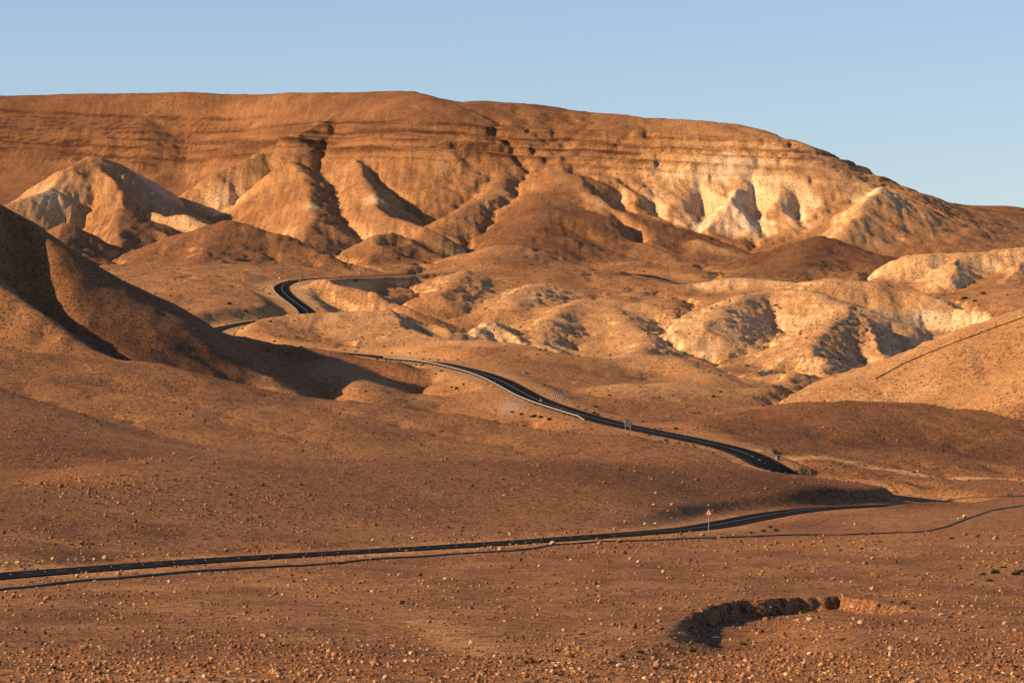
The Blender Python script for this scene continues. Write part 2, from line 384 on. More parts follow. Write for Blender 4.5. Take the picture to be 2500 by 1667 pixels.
# ---- running water: route the rain over a regular raster and let it cut channels
def erode(H):
    import heapq
    st = 3.0
    xs = np.arange(-480, 481, st); ys = np.arange(700, 2560, st)
    gx_, gy_ = np.meshgrid(xs, ys)
    Z = ground_at(H, gx_, gy_)
    Z0 = Z.copy()
    Z = Z + RNG.normal(size=Z.shape) * .25 + 1.6 * fbm(gx_ / 30.0, gy_ / 30.0, 3)
    nr, nc = Z.shape
    nb = [(-nc - 1, 1.414), (-nc, 1.0), (-nc + 1, 1.414), (-1, 1.0), (1, 1.0), (nc - 1, 1.414), (nc, 1.0), (nc + 1, 1.414)]
    for it in range(3):
        z = Z.ravel().tolist()
        edge = np.zeros((nr, nc), bool); edge[0] = edge[-1] = True; edge[:, 0] = edge[:, -1] = True
        done = edge.ravel().tolist()
        down = [-1] * (nr * nc)
        heap = [(z[i], i) for i in np.flatnonzero(edge.ravel())]
        heapq.heapify(heap)
        order = []
        while heap:
            zi, i = heapq.heappop(heap)
            order.append(i)
            if edge.flat[i] if False else (i < nc or i >= (nr - 1) * nc or i % nc == 0 or i % nc == nc - 1):
                cand = [k for k, _ in nb if 0 <= i + k < nr * nc and abs((i + k) % nc - i % nc) <= 1]
            else:
                cand = [k for k, _ in nb]
            for k in cand:
                j = i + k
                if not done[j]:
                    done[j] = True
                    down[j] = i
                    if z[j] < zi + .002: z[j] = zi + .002
                    heapq.heappush(heap, (z[j], j))
        acc = [st * st] * (nr * nc)
        for i in reversed(order):
            d = down[i]
            if d >= 0: acc[d] += acc[i]
        A = np.array(acc).reshape(nr, nc)
        gy2, gx2 = np.gradient(Z, st)
        S = np.hypot(gx2, gy2)
        cut = np.clip(.040 * np.sqrt(A) * (.12 + S), 0, 2.4) * sstep(30, 300, A)
        cut = np.minimum(cut, 2.2)
        b = cut
        b = .5 * b + .125 * (np.roll(b, 1, 0) + np.roll(b, -1, 0) + np.roll(b, 1, 1) + np.roll(b, -1, 1))
        Z = Z - b
        q = .25 * (np.roll(Z, 1, 0) + np.roll(Z, -1, 0) + np.roll(Z, 1, 1) + np.roll(Z, -1, 1))
        Z = np.where(edge, Z, .82 * Z + .18 * q)
    D = Z - Z0
    keep = sstep(0, 30, gx_ + 480) * sstep(0, 30, 480 - gx_) * sstep(700, 790, gy_) * (1 - sstep(2400, 2500, gy_))
    D = D * keep
    # back to the sheet
    fx = np.clip((Xg - xs[0]) / st, 0, nc - 1.001); fy = np.clip((Yg - ys[0]) / st, 0, nr - 1.001)
    x0 = fx.astype(int); y0 = fy.astype(int); fx = fx - x0; fy = fy - y0
    d = (D[y0, x0] * (1 - fx) + D[y0, x0 + 1] * fx) * (1 - fy) + (D[y0 + 1, x0] * (1 - fx) + D[y0 + 1, x0 + 1] * fx) * fy
    return H + d, d

def ground_at(H, x, y):
    px = x / y * FPX + CXP
    c = np.clip(np.interp(px, cols, np.arange(len(cols))), 0, len(cols) - 1.001); r = np.clip(np.interp(y, rows, np.arange(len(rows))), 0, len(rows) - 1.001)
    c0 = np.floor(c).astype(int); r0 = np.floor(r).astype(int); fc = c - c0; fr = r - r0
    return (H[r0, c0] * (1 - fc) + H[r0, c0 + 1] * fc) * (1 - fr) + (H[r0 + 1, c0] * (1 - fc) + H[r0 + 1, c0 + 1] * fc) * fr

_gx, _gy = gradients(H)
_ms = sstep(1060, 1160, Yg) * (1 - sstep(1950, 2100, Yg)) * sstep(.10, .38, np.hypot(_gx, _gy))
H = H - _ms * (1 - ridged(Xw / 19.0, Yw / 27.0, 3)) * 1.5
H, CUT = erode(H)

# ---- weathering: general roughness, rills on the steep faces, bedding ledges
gx, gy = gradients(H)
slope = np.hypot(gx, gy)
rough = np.clip((Yg - 300) / 1500.0, .10, 1.0)
H = H + n_fine * (.6 + .7 * sstep(1050, 1200, Yg)) * rough * (0.5 + slope) + fbm(Xg / 7.0, Yg / 7.0, 3) * np.clip(Yg / 1500.0, .12, .7) * (.30 + .5 * sstep(1050, 1200, Yg)) * (1 - .5 * sstep(2000, 2150, Yg))
steep = sstep(.30, .60, slope) * sstep(1000, 1500, Yg)
far_w = sstep(2120, 2200, Yg)
rillx = Xg + 14 * perlin(Xg / 60.0, Yg / 60.0) + 0.25 * (Yg - 2250)
rills = ridged(rillx / 12.0, Yg / 200.0 + 3, 3)
rills2 = ridged(Xg / 6.5 + .8 * n_mid, Yg / 90.0, 2)
gul = np.exp(-((PXg - 1790) / 330.0) ** 2)                      # the bad-land stretch of the mesa
bed0 = H - (195 - 0.075 * (Xg + 78))
lowface = 1 - .75 * sstep(-26, -14, bed0) * sstep(2180, 2240, Yg)
H = H - steep * far_w * (1 - rills) * (.6 + 1.0 * gul) * lowface - (steep + .6 * sstep(.12, .35, slope) * sstep(1050, 1150, Yg) * (1 - far_w)) * (1 - rills2) * (0.35 + 0.45 * far_w) * (.4 + .6 * lowface)

# mesa bedding
bed = H - (195 - 0.075 * (Xg + 78)) + 2.0 * n_mid
band = sstep(-21, -14, bed) * (1 - sstep(12, 19, bed)) * sstep(2180, 2240, Yg) * sstep(.22, .4, slope)
band = band * np.clip(.45 + 1.2 * fbm(Xg / 60.0 + 3, bed / 7.0, 2) + .45 * gul, 0, 1)
def terrace(b, T, w):
    t = b / T; f = t - np.floor(t)
    g = np.where(f < .35, f * (.86 / .35), .86 + (f - .35) * (.14 / .65))
    return (g - f) * T * w
bw = bed + 1.0 * perlin(Xg / 25.0, Yg / 25.0) + 3.2 * perlin(bed / 8.0, 0 * bed + 2.5)
H = H + terrace(bw, 7.5, band * .95) + terrace(bw + 1.3, 3.1, band * .5)
# ledges of the middle hills, on scattered patches
mid = np.maximum(sstep(1080, 1200, Yg), sstep(1950, 2050, PXg) * sstep(915, 930, Yg)) * (1 - sstep(1900, 2000, Yg)) * sstep(.22, .40, slope)
mid = mid * sstep(.05, .35, fbm(Xg / 80.0 + 11, Yg / 80.0 + 4, 2) + .12)
H = H + terrace(H + 1.5 * n_mid + .05 * Xg, 3.0, mid * .75)
MIDB = mid * perlin((H + 1.5 * n_mid + .05 * Xg) / 1.3, Xg / 150.0)

H = np.where(Yg > 2150, smin(H, VCAP + .4, 1.2), H)
_c0, _c1 = np.searchsorted(cols, 2424), np.searchsorted(cols, 2458); _r = slice(np.searchsorted(rows, 2405), np.searchsorted(rows, 2470))
_t = np.linspace(0, 1, _c1 - _c0 + 1)[None]
H[_r, _c0:_c1 + 1] = H[_r, _c0:_c0 + 1] * (1 - _t) + H[_r, _c1:_c1 + 1] * _t + .5 * n_fine[_r, _c0:_c1 + 1]
# ---- the washed-out hollow in the near plain
PIT = pts([(1330,1640,206),(1400,1606,216),(1500,1568,232),(1610,1522,258),(1672,1485,280),(1730,1458,303),(1800,1443,316),(1950,1437,323),(2060,1440,326),(2130,1451,316),(2230,1472,298)])
slp = slice(np.searchsorted(rows, 175), np.searchsorted(rows, 345))
pr, pz, pside, parc = polydist(Xg[slp] + 1.0 * fbm(Xg[slp] / 4.0, Yg[slp] / 4.0, 3), Yg[slp] + 1.2 * fbm(Xg[slp] / 4.0 + 9, Yg[slp] / 4.0, 3), PIT)
PL = parc.max(); pt = parc / PL
wall = np.interp(pt, [0, .3, .45, .55, 1], [9, 6, 2.5, .9, .8])
D = 0
for bx_, by_, ra_, rb_, dd_ in ((19, 302, 7, 9, 1.7), (26, 314, 7, 9, 1.7), (32, 318, 5, 9, 1.4), (15, 266, 9, 18, 1.7), (9, 232, 9, 16, 1.1)):
    D = np.maximum(D, dd_ * np.exp(-((Xg[slp] - bx_) / ra_) ** 4 - (np.where(Yg[slp] < by_, (by_ - Yg[slp]) / (rb_ * 2.2), (Yg[slp] - by_) / (rb_ * 2))) ** 2))
for _ in range(2):
    D = (D + np.roll(D, 4, 0) + np.roll(D, -4, 0) + np.roll(D, 6, 1) + np.roll(D, -6, 1)) / 5
drop = np.where(pside < 0, sstep(0, 1, pr / wall), 0) * D
H[slp] = H[slp] - drop
# low bank to the left of the far side of the near road, rounded spoil along verges
# ---- bench for the road
def cut_bench(H, line, half, blend, dz=0.0):
    step = 40
    for s in range(0, len(line) - 1, step):
        seg = line[s:s + step + 1]
        sl = slice(np.searchsorted(rows, seg[:, 1].min() - half - blend - 6), np.searchsorted(rows, seg[:, 1].max() + half + blend + 6))
        xs0, xs1 = seg[:, 0].min() - half - blend - 6, seg[:, 0].max() + half + blend + 6
        yy = max(20.0, seg[:, 1].min() - half - blend - 6); yb = seg[:, 1].max() + half + blend + 6
        p0 = min(xs0 / yy, xs0 / yb) * FPX + CXP; p1 = max(xs1 / yy, xs1 / yb) * FPX + CXP
        cs = slice(np.searchsorted(cols, p0), np.searchsorted(cols, p1))
        X, Y = Xg[sl, cs], Yg[sl, cs]
        if X.size == 0: continue
        r, z, side, _ = polydist(X, Y, seg)
        w = 1 - sstep(half, half + blend, r)
        k = roadr[sl, cs]
        H0 = Hsrc[sl, cs]
        new = H0 * (1 - w) + (z + dz) * w
        upd = (r < k) & (w > 0)
        H[sl, cs] = np.where(upd, new, H[sl, cs])
        roadr[sl, cs] = np.minimum(k, r)
        roadw[sl, cs] = np.maximum(roadw[sl, cs], w)
Hsrc = H.copy(); roadw = np.zeros(H.shape); roadr = np.full(H.shape, 1e9)
_near = ROAD[:, 1] < 780
cut_bench(H, ROAD[_near], 6.0, 7.0, -.10)
_idx = np.where(~_near)[0]
cut_bench(H, ROAD[_idx[0]:_idx[-1] + 2], 7.5, 13.0, -.10)
VERGE = np.clip(roadw * 1.2, 0, 1)

def ground_z(x, y):
    """height of the sheet at a point"""
    return ground_at(H, x, y)

# first hit of the sheet on the sight line of a photo pixel
def on_ground(px, py, y_min=60.0, y_max=2700.0):
    ys = rows[(rows > y_min) & (rows < y_max)]
    ys = np.unique(np.concatenate([ys, (ys[1:] + ys[:-1]) / 2]))
    z = ground_z((px - CXP) / FPX * ys, ys)
    vis = HYP - z / ys * FPX
    k = np.argmax(vis <= py)
    if vis[k] > py: k = int(np.argmin(np.abs(vis - py)))
    y = ys[k]
    if k > 0 and vis[k - 1] > py:
        t = (vis[k - 1] - py) / (vis[k - 1] - vis[k] + 1e-9); y = ys[k - 1] + (ys[k] - ys[k - 1]) * t
    x = (px - CXP) / FPX * y
    return np.array([x, y, float(ground_z(np.array(x), np.array(y)))])

# ------------------------------------------------------------------ soil colours (the ground's own plus painted shade under the mesa ledges, per point)
gx, gy = gradients(H)
slope = np.hypot(gx, gy)
TONE = TONE + 0.12 * n_mid + 0.08 * n_fine
TONE = TONE + 0.22 * sstep(.55, .95, slope) * sstep(1000, 1200, Yg) * (1 - band) * (1 - .6 * sstep(2080, 2150, Yg) * (1 - gul))
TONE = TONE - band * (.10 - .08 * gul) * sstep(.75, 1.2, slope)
_wav = bed + 1.0 * perlin(Xg / 30.0, Yg / 30.0) + .5 * perlin(Xg / 8.0, Yg / 8.0)  # dark bed lines: rock patina, with the shade under ledges painted in
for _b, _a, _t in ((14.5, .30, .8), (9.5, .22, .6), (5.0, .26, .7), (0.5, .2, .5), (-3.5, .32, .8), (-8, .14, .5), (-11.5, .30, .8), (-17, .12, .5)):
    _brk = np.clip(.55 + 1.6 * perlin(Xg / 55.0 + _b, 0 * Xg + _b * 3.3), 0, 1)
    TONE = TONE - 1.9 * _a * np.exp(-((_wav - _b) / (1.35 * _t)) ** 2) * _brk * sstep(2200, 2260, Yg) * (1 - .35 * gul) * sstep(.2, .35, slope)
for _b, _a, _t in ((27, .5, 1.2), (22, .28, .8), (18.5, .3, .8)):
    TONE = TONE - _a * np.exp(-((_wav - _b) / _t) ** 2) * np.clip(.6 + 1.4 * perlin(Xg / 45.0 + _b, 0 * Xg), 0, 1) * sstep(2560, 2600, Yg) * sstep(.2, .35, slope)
TONE = TONE + band * (-.04 + .08 * gul + .14 * perlin(bed / 1.7, Xg / 260.0))
def blob(px, py_y, y, rx, ry, a):
    return a * np.exp(-((PXg - px) / rx) ** 2 - ((Yg - y) / ry) ** 2)
TONE = TONE + gul * sstep(2140, 2170, Yg) * (1 - sstep(2275, 2310, Yg)) * (.20 + .48 * np.clip(2.0 * fbm(Xg / 16.0, Yg / 60.0, 3) - .15, 0, 1))
TONE = TONE + .10 * gul * sstep(2200, 2260, Yg)
TONE = TONE + .28 * sstep(1050, 1150, Yg) * (1 - sstep(1800, 1900, Yg)) * .15
TONE = TONE - .10 * sstep(2330, 2400, Yg) * (1 - gul)
TONE = TONE + blob(762, 0, 2152, 20, 16, .45) + blob(915, 0, 2176, 26, 10, .45) + blob(560, 0, 2335, 60, 20, .28) + blob(110, 0, 2190, 60, 40, .25) + blob(2130, 0, 2215, 60, 30, .25) + blob(1075, 0, 2300, 14, 16, .25)
TONE = TONE + .13 * MIDB
_app = sstep(690, 730, Yg) * (1 - sstep(900, 960, Yg))
TONE = TONE - .05 * _app - .09 * sstep(1650, 1800, PXg) * sstep(800, 830, Yg) * (1 - sstep(905, 925, Yg))
_stony = sstep(470, 560, Yg) * (1 - sstep(650, 700, Yg))
TONE = TONE - .10 * _stony * (1 - sstep(1950, 2150, PXg))
TONE = np.where(Yg < 470, TONE - .02 + .20 * fbm(Xg / 11.0, Yg / 24.0, 3), TONE)
TONE = np.clip(TONE + .14 * VERGE * (1 - .9 * sstep(1650, 1720, Yg)), 0, 1)
TONE = np.clip(TONE + blob(790, 0, 1560, 60, 45, .22), 0, 1)
TRACKS = [(pts([(1870,1106,778),(2031,1111,780),(2223,1128,770),(2500,1149,765),(2700,1165,760)]), 2.2, .34), (pts([(1040,1500,275),(1085,1530,258),(1120,1560,243),(1140,1590,232),(1165,1610,225)]), 1.2, .14)]
for _ln, _w2, _amt in TRACKS:
    _sl = slice(np.searchsorted(rows, _ln[:, 1].min() - 15), np.searchsorted(rows, _ln[:, 1].max() + 15))
    _r = polydist(Xg[_sl], Yg[_sl], _ln)[0]
    TONE[_sl] = np.clip(TONE[_sl] + _amt * (1 - sstep(_w2, _w2 + 2.0, _r)), 0, 1)
GREY = blob(985, 0, 1125, 22, 22, .8) + blob(1250, 0, 930, 30, 14, .5) + blob(385, 0, 2290, 45, 45, .6) + np.clip(.22 * sstep(.05, .3, fbm(Xg / 45.0 + 70, Yg / 45.0, 3)) * gul * sstep(.45, .8, TONE) * sstep(1900, 2100, Yg), 0, 1)
GREY = np.clip(GREY, 0, 1)

# ------------------------------------------------------------------ build the sheet
def mat(name):
    m = bpy.data.materials.new(name); m.use_nodes = True
    nt = m.node_tree; b = nt.nodes['Principled BSDF']
    return m, nt, b

def ramp(nt, stops):
    r = nt.nodes.new('ShaderNodeValToRGB')
    while len(r.color_ramp.elements) < len(stops): r.color_ramp.elements.new(.5)
    for e, (p, c) in zip(r.color_ramp.elements, stops):
        e.position = p; e.color = (*c, 1)
    return r

def soil_material():
    m, nt, b = mat('desert_soil')
    N, L = nt.nodes, nt.links
    def n(t, **k):
        o = N.new(t)
        for a, v in k.items(): setattr(o, a, v)
        return o
    tone = n('ShaderNodeAttribute', attribute_name='tone')
    grey = n('ShaderNodeAttribute', attribute_name='grey')
    geo = n('ShaderNodeNewGeometry')
    def noise(scale, detail=4, rough=.6):
        t = n('ShaderNodeTexNoise'); t.inputs['Scale'].default_value = scale; t.inputs['Detail'].default_value = detail; t.inputs['Roughness'].default_value = rough
        L.new(geo.outputs['Position'], t.inputs['Vector']); return t.outputs['Fac']
    def math_(op, a, b_, c=None):
        o = n('ShaderNodeMath', operation=op)
        for i, v in enumerate((a, b_, c)):
            if v is None: continue
            if isinstance(v, (int, float)): o.inputs[i].default_value = v
            else: L.new(v, o.inputs[i])
        return o.outputs[0]
    n1 = noise(.045, 5); n2 = noise(.45, 5, .65); n3 = noise(3.0, 3, .7)
    t = math_('MULTIPLY_ADD', math_('SUBTRACT', n1, .5), .20, tone.outputs['Fac'])
    t = math_('MULTIPLY_ADD', math_('SUBTRACT', n2, .5), .34, t)
    t = math_('MULTIPLY_ADD', math_('SUBTRACT', n3, .5), .46, t)
    t = math_('MULTIPLY_ADD', math_('SUBTRACT', noise(11.0, 2, .7), .5), .50, t)
    rp = ramp(nt, [(0.0, (.060, .024, .010)), (.22, (.165, .072, .031)), (.45, (.36, .164, .060)), (.68, (.56, .305, .120)), (1.0, (.80, .60, .36))])
    L.new(t, rp.inputs[0])
    # pebbles: every cell its own shade
    vp = n('ShaderNodeTexVoronoi'); vp.inputs['Scale'].default_value = 5.0; L.new(geo.outputs['Position'], vp.inputs['Vector'])
    sx = n('ShaderNodeSeparateColor'); L.new(vp.outputs['Color'], sx.inputs[0])
    t2 = math_('MULTIPLY_ADD', math_('SUBTRACT', sx.outputs[0], .5), .42, t)
    L.new(t2, rp.inputs[0])
    # scattered dark stones
    vo = n('ShaderNodeTexVoronoi'); vo.inputs['Scale'].default_value = .55; L.new(geo.outputs['Position'], vo.inputs['Vector'])
    sp = math_('MULTIPLY', math_('LESS_THAN', vo.outputs['Distance'], .30), math_('GREATER_THAN', noise(.03, 4), .43))
    mx = n('ShaderNodeMix', data_type='RGBA'); L.new(math_('MULTIPLY', sp, .7), mx.inputs[0]); L.new(rp.outputs[0], mx.inputs[6]); mx.inputs[7].default_value = (.06, .03, .018, 1)
    gm = n('ShaderNodeMix', data_type='RGBA'); L.new(grey.outputs['Fac'], gm.inputs[0]); L.new(mx.outputs[2], gm.inputs[6]); gm.inputs[7].default_value = (.36, .31, .27, 1)
    L.new(gm.outputs[2], b.inputs['Base Color'])
    b.inputs['Roughness'].default_value = .95
    b.inputs['Specular IOR Level'].default_value = .12
    b1 = n('ShaderNodeBump'); b1.inputs['Strength'].default_value = .8; b1.inputs['Distance'].default_value = 1.3; L.new(noise(.55, 6, .7), b1.inputs['Height'])
    b2 = n('ShaderNodeBump'); b2.inputs['Strength'].default_value = .7; b2.inputs['Distance'].default_value = .2; L.new(noise(4.0, 4, .7), b2.inputs['Height']); L.new(b1.outputs[0], b2.inputs['Normal'])
    b3 = n('ShaderNodeBump'); b3.inputs['Strength'].default_value = .6; b3.inputs['Distance'].default_value = .10; b3.invert = True; L.new(vp.outputs['Distance'], b3.inputs['Height']); L.new(b2.outputs[0], b3.inputs['Normal'])
    L.new(b3.outputs[0], b.inputs['Normal'])
    return m
SOIL = soil_material()

def grid_mesh(name, X, Y, Z, attrs, material):
    nr, nc = X.shape
    co = np.stack([X, Y, Z], -1).reshape(-1, 3).astype(np.float32)
    i = np.arange(nr * nc).reshape(nr, nc)
    q = np.stack([i[:-1, :-1], i[:-1, 1:], i[1:, 1:], i[1:, :-1]], -1).reshape(-1, 4).astype(np.int32)
    me = bpy.data.meshes.new(name)
    me.vertices.add(len(co)); me.vertices.foreach_set('co', co.ravel())
    me.loops.add(q.size); me.loops.foreach_set('vertex_index', q.ravel())
    me.polygons.add(len(q)); me.polygons.foreach_set('loop_start', np.arange(0, q.size, 4, dtype=np.int32))
    me.polygons.foreach_set('use_smooth', np.ones(len(q), bool))
    for k, v in attrs.items():
        a = me.attributes.new(k, 'FLOAT', 'POINT'); a.data.foreach_set('value', v.ravel().astype(np.float32))
    me.update(calc_edges=True)
    me.materials.append(material)
    o = bpy.data.objects.new(name, me); COL.objects.link(o)
    return o
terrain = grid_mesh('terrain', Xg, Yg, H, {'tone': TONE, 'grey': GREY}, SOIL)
terrain['kind'] = 'structure'
terrain['label'] = 'bare orange and brown desert hills rising to a layered mesa'
# ------------------------------------------------------------------ materials for made things
def plain(name, col, rough=.8, spec=.3, noise_amt=.0, scale=8.0, metal=0.0, col2=None, bump=0.0):
    m, nt, b = mat(name)
    b.inputs['Roughness'].default_value = rough; b.inputs['Specular IOR Level'].default_value = spec; b.inputs['Metallic'].default_value = metal
    g = nt.nodes.new('ShaderNodeNewGeometry'); t = nt.nodes.new('ShaderNodeTexNoise'); t.inputs['Scale'].default_value = scale; t.inputs['Detail'].default_value = 5
    nt.links.new(g.outputs['Position'], t.inputs['Vector'])
    c2 = col2 or tuple(c * (1 - max(noise_amt, .08)) for c in col)
    r = ramp(nt, [(.3, c2), (.7, col)]); nt.links.new(t.outputs['Fac'], r.inputs[0]); nt.links.new(r.outputs[0], b.inputs['Base Color'])
    if bump:
        bp = nt.nodes.new('ShaderNodeBump'); bp.inputs['Strength'].default_value = .6; bp.inputs['Distance'].default_value = bump
        nt.links.new(t.outputs['Fac'], bp.inputs['Height']); nt.links.new(bp.outputs[0], b.inputs['Normal'])
    return m
ASPHALT = plain('asphalt', (.010, .011, .013), .9, .03, .5, .35)
PAINT_W = plain('white_road_paint', (.36, .35, .33), .8, .1, .35, 2.0)
PAINT_Y = plain('yellow_road_paint', (.13, .085, .03), .8, .1, .4, 2.0)
ZINC = plain('galvanised_steel', (.32, .295, .25), .6, .3, .25, 3.0)
ZINC_D = plain('dull_steel_post', (.20, .19, .17), .6, .4, .3, 3.0)
RED = plain('sign_red', (.62, .035, .025), .45, .4, .1, 5.0)
WHITE = plain('sign_white', (.82, .80, .76), .45, .4, .1, 5.0)
BLACK = plain('sign_black', (.012, .012, .014), .5, .4, .2, 5.0)
SIGN_BACK = plain('sign_back_grey', (.17, .18, .16), .55, .4, .3, 2.5)
SIGN_GREEN = plain('sign_back_green', (.045, .075, .055), .55, .4, .3, 3.0)
RUBBER = plain('black_pipe', (.010, .009, .009), .55, .35, .3, 4.0)
BAG = plain('white_plastic', (.80, .82, .86), .4, .5, .15, 9.0)
GREEN_PL = plain('green_plastic', (.03, .26, .15), .4, .5, .2, 9.0)
CONCRETE = plain('concrete', (.40, .36, .31), .9, .2, .35, 1.5, bump=.03)

def rock_material(name, a, b_, c):
    m, nt, b = mat(name)
    N, L = nt.nodes, nt.links
    oi = N.new('ShaderNodeObjectInfo'); tc = N.new('ShaderNodeTexCoord'); t = N.new('ShaderNodeTexNoise'); t.inputs['Scale'].default_value = 2.2; t.inputs['Detail'].default_value = 6
    L.new(tc.outputs['Object'], t.inputs['Vector'])
    ad = N.new('ShaderNodeMath'); ad.operation = 'MULTIPLY_ADD'; L.new(oi.outputs['Random'], ad.inputs[0]); ad.inputs[1].default_value = .5; L.new(t.outputs['Fac'], ad.inputs[2])
    r = ramp(nt, [(.35, a), (.7, b_), (1.0, c)]); L.new(ad.outputs[0], r.inputs[0]); L.new(r.outputs[0], b.inputs['Base Color'])
    bp = N.new('ShaderNodeBump'); bp.inputs['Distance'].default_value = .08; bp.inputs['Strength'].default_value = .7; L.new(t.outputs['Fac'], bp.inputs['Height']); L.new(bp.outputs[0], b.inputs['Normal'])
    b.inputs['Roughness'].default_value = .95; b.inputs['Specular IOR Level'].default_value = .15
    return m
ROCK_TAN = rock_material('tan_limestone', (.22, .11, .045), (.37, .205, .09), (.50, .32, .16))
ROCK_RUST = rock_material('rust_brown_rock', (.13, .05, .022), (.27, .115, .045), (.40, .19, .08))
ROCK_PALE = rock_material('pale_limestone', (.28, .165, .085), (.42, .28, .15), (.55, .41, .26))

def stuff_rock_material():
    m, nt, b = mat('loose_stones')
    N, L = nt.nodes, nt.links
    at = N.new('ShaderNodeAttribute'); at.attribute_name = 'tint'
    r = ramp(nt, [(.0, (.085, .034, .016)), (.35, (.22, .095, .040)), (.65, (.40, .215, .095)), (.9, (.60, .42, .24)), (1.0, (.74, .62, .46))])
    L.new(at.outputs['Fac'], r.inputs[0]); L.new(r.outputs[0], b.inputs['Base Color'])
    b.inputs['Roughness'].default_value = .95; b.inputs['Specular IOR Level'].default_value = .15
    return m
STONES = stuff_rock_material()
LEAF_G = plain('shrub_leaf_green', (.045, .055, .016), .9, .1, .5, 6.0)
LEAF_B = plain('shrub_leaf_dry', (.15, .075, .030), .95, .1, .5, 6.0)
TWIG = plain('shrub_twig', (.10, .06, .035), .95, .1, .4, 9.0)

# ------------------------------------------------------------------ small mesh kit
def link(name, me, parent=None, loc=None, rotz=None):
    o = bpy.data.objects.new(name, me); COL.objects.link(o)
    if parent is not None: o.parent = parent
    if loc is not None: o.location = loc
    if rotz is not None: o.rotation_euler = (0, 0, rotz)
    return o
def empty(name, loc, rotz=0.0):
    o = bpy.data.objects.new(name, None); o.empty_display_size = .3; COL.objects.link(o)
    o.location = loc; o.rotation_euler = (0, 0, rotz); return o
def tag(o, label, cat, group=None):
    o['label'] = label; o['category'] = cat
    if group: o['group'] = group
    return o
def mesh_of(name, verts, faces, material, smooth=False):
    me = bpy.data.meshes.new(name); me.from_pydata([tuple(map(float, v)) for v in verts], [], [tuple(map(int, f)) for f in faces]); me.materials.append(material)
    if smooth: me.polygons.foreach_set('use_smooth', [True] * len(me.polygons))
    me.update(); return me
def box_mesh(name, size, material, bevel=.0, centre=(0, 0, 0)):
    bm = bmesh.new(); bmesh.ops.create_cube(bm, size=1.0)
    for v in bm.verts: v.co = Vector((v.co.x * size[0] + centre[0], v.co.y * size[1] + centre[1], v.co.z * size[2] + centre[2]))
    if bevel: bmesh.ops.bevel(bm, geom=bm.edges[:], offset=bevel, segments=1, affect='EDGES')
    me = bpy.data.meshes.new(name); bm.to_mesh(me); bm.free(); me.materials.append(material); return me
def rod_mesh(name, r, h, material, n=10, z0=0.0):
    v = [(r * math.cos(2 * math.pi * i / n), r * math.sin(2 * math.pi * i / n), z0 + z) for z in (0, h) for i in range(n)]
    f = [(i, (i + 1) % n, n + (i + 1) % n, n + i) for i in range(n)] + [tuple(range(n))[::-1], tuple(range(n, 2 * n))]
    return mesh_of(name, v, f, material)
def slab_mesh(name, outline, y0, y1, material):
    """flat outline in x,z given thickness along y"""
    n = len(outline)
    v = [(x, y0, z) for x, z in outline] + [(x, y1, z) for x, z in outline]
    f = [tuple(range(n)), tuple(range(n, 2 * n))[::-1]] + [((i + 1) % n, i, n + i, n + (i + 1) % n) for i in range(n)]
    me = mesh_of(name, v, f, material)
    bm = bmesh.new(); bm.from_mesh(me); bmesh.ops.recalc_face_normals(bm, faces=bm.faces[:]); bm.to_mesh(me); bm.free(); return me
def tube_mesh(name, line, r, material, n=7):
    d = np.gradient(line, axis=0); d /= np.linalg.norm(d, axis=1)[:, None]
    up = np.array([0, 0, 1.0]); s = np.cross(d, up); s /= np.linalg.norm(s, axis=1)[:, None]; u = np.cross(s, d)
    a = np.arange(n) / n * 2 * math.pi
    V = line[:, None] + r * (np.cos(a)[None, :, None] * s[:, None] + np.sin(a)[None, :, None] * u[:, None])
    m = len(line); f = []
    for i in range(m - 1):
        for k in range(n):
            f.append((i * n + k, i * n + (k + 1) % n, (i + 1) * n + (k + 1) % n, (i + 1) * n + k))
    f += [tuple(range(n)), tuple(range((m - 1) * n, m * n))[::-1]]
    return mesh_of(name, V.reshape(-1, 3), f, material, True)

# ------------------------------------------------------------------ road surface and paint
def ribbon(name, line, offs, dz, material, parent=None, thick=0.0):
    """strip along a line between lateral offsets, following its heights"""
    d = np.gradient(line[:, :2], axis=0); d /= np.linalg.norm(d, axis=1)[:, None] + 1e-9
    nrm = np.stack([-d[:, 1], d[:, 0]], 1)
    prof = [(o, dz) for o in offs]
    if thick: prof = [(offs[0] - .5, dz - thick)] + prof + [(offs[-1] + .5, dz - thick)]
    V = np.stack([np.stack([line[:, 0] + nrm[:, 0] * o, line[:, 1] + nrm[:, 1] * o, line[:, 2] + z], 1) for o, z in prof], 1)
    n, k = V.shape[:2]
    i = np.arange(n * k).reshape(n, k)
    q = np.stack([i[:-1, :-1], i[1:, :-1], i[1:, 1:], i[:-1, 1:]], -1).reshape(-1, 4)[:, ::-1]
    return link(name, mesh_of(name, V.reshape(-1, 3), q, material), parent)
road = ribbon('road', ROAD, [-ROAD_W, -2, 0, 2, ROAD_W], .05, ASPHALT, thick=.5)
road['kind'] = 'structure'
road['label'] = 'black two-lane asphalt road winding between the desert hills'
def road_s(px, py, y):
    p = P(px, py, y); return ROAD_S[np.argmin(((ROAD[:, :2] - p[:2]) ** 2).sum(1))]
def road_part(s0, s1, step=2.0):
    q = np.linspace(s0, s1, max(2, int((s1 - s0) / step) + 1))
    return np.stack([np.interp(q, ROAD_S, ROAD[:, k]) for k in range(3)], 1)
S_END = ROAD_S[-1]
for off in (-3.3, 3.3):
    ribbon('edge_line', road_part(0, S_END), [off - .08, off + .08], .056, PAINT_Y, road)
S_DASH0 = road_s(1500, 1306, 513); S_D1, S_D2 = road_s(1825, 1110, 766), road_s(2000, 1180, 738)
ribbon('centre_line', road_part(0, S_D1), [-.075, .075], .056, PAINT_W, road)
ribbon('centre_line', road_part(S_D2, S_DASH0 + 2), [-.075, .075], .056, PAINT_W, road)
s = S_DASH0 + 8
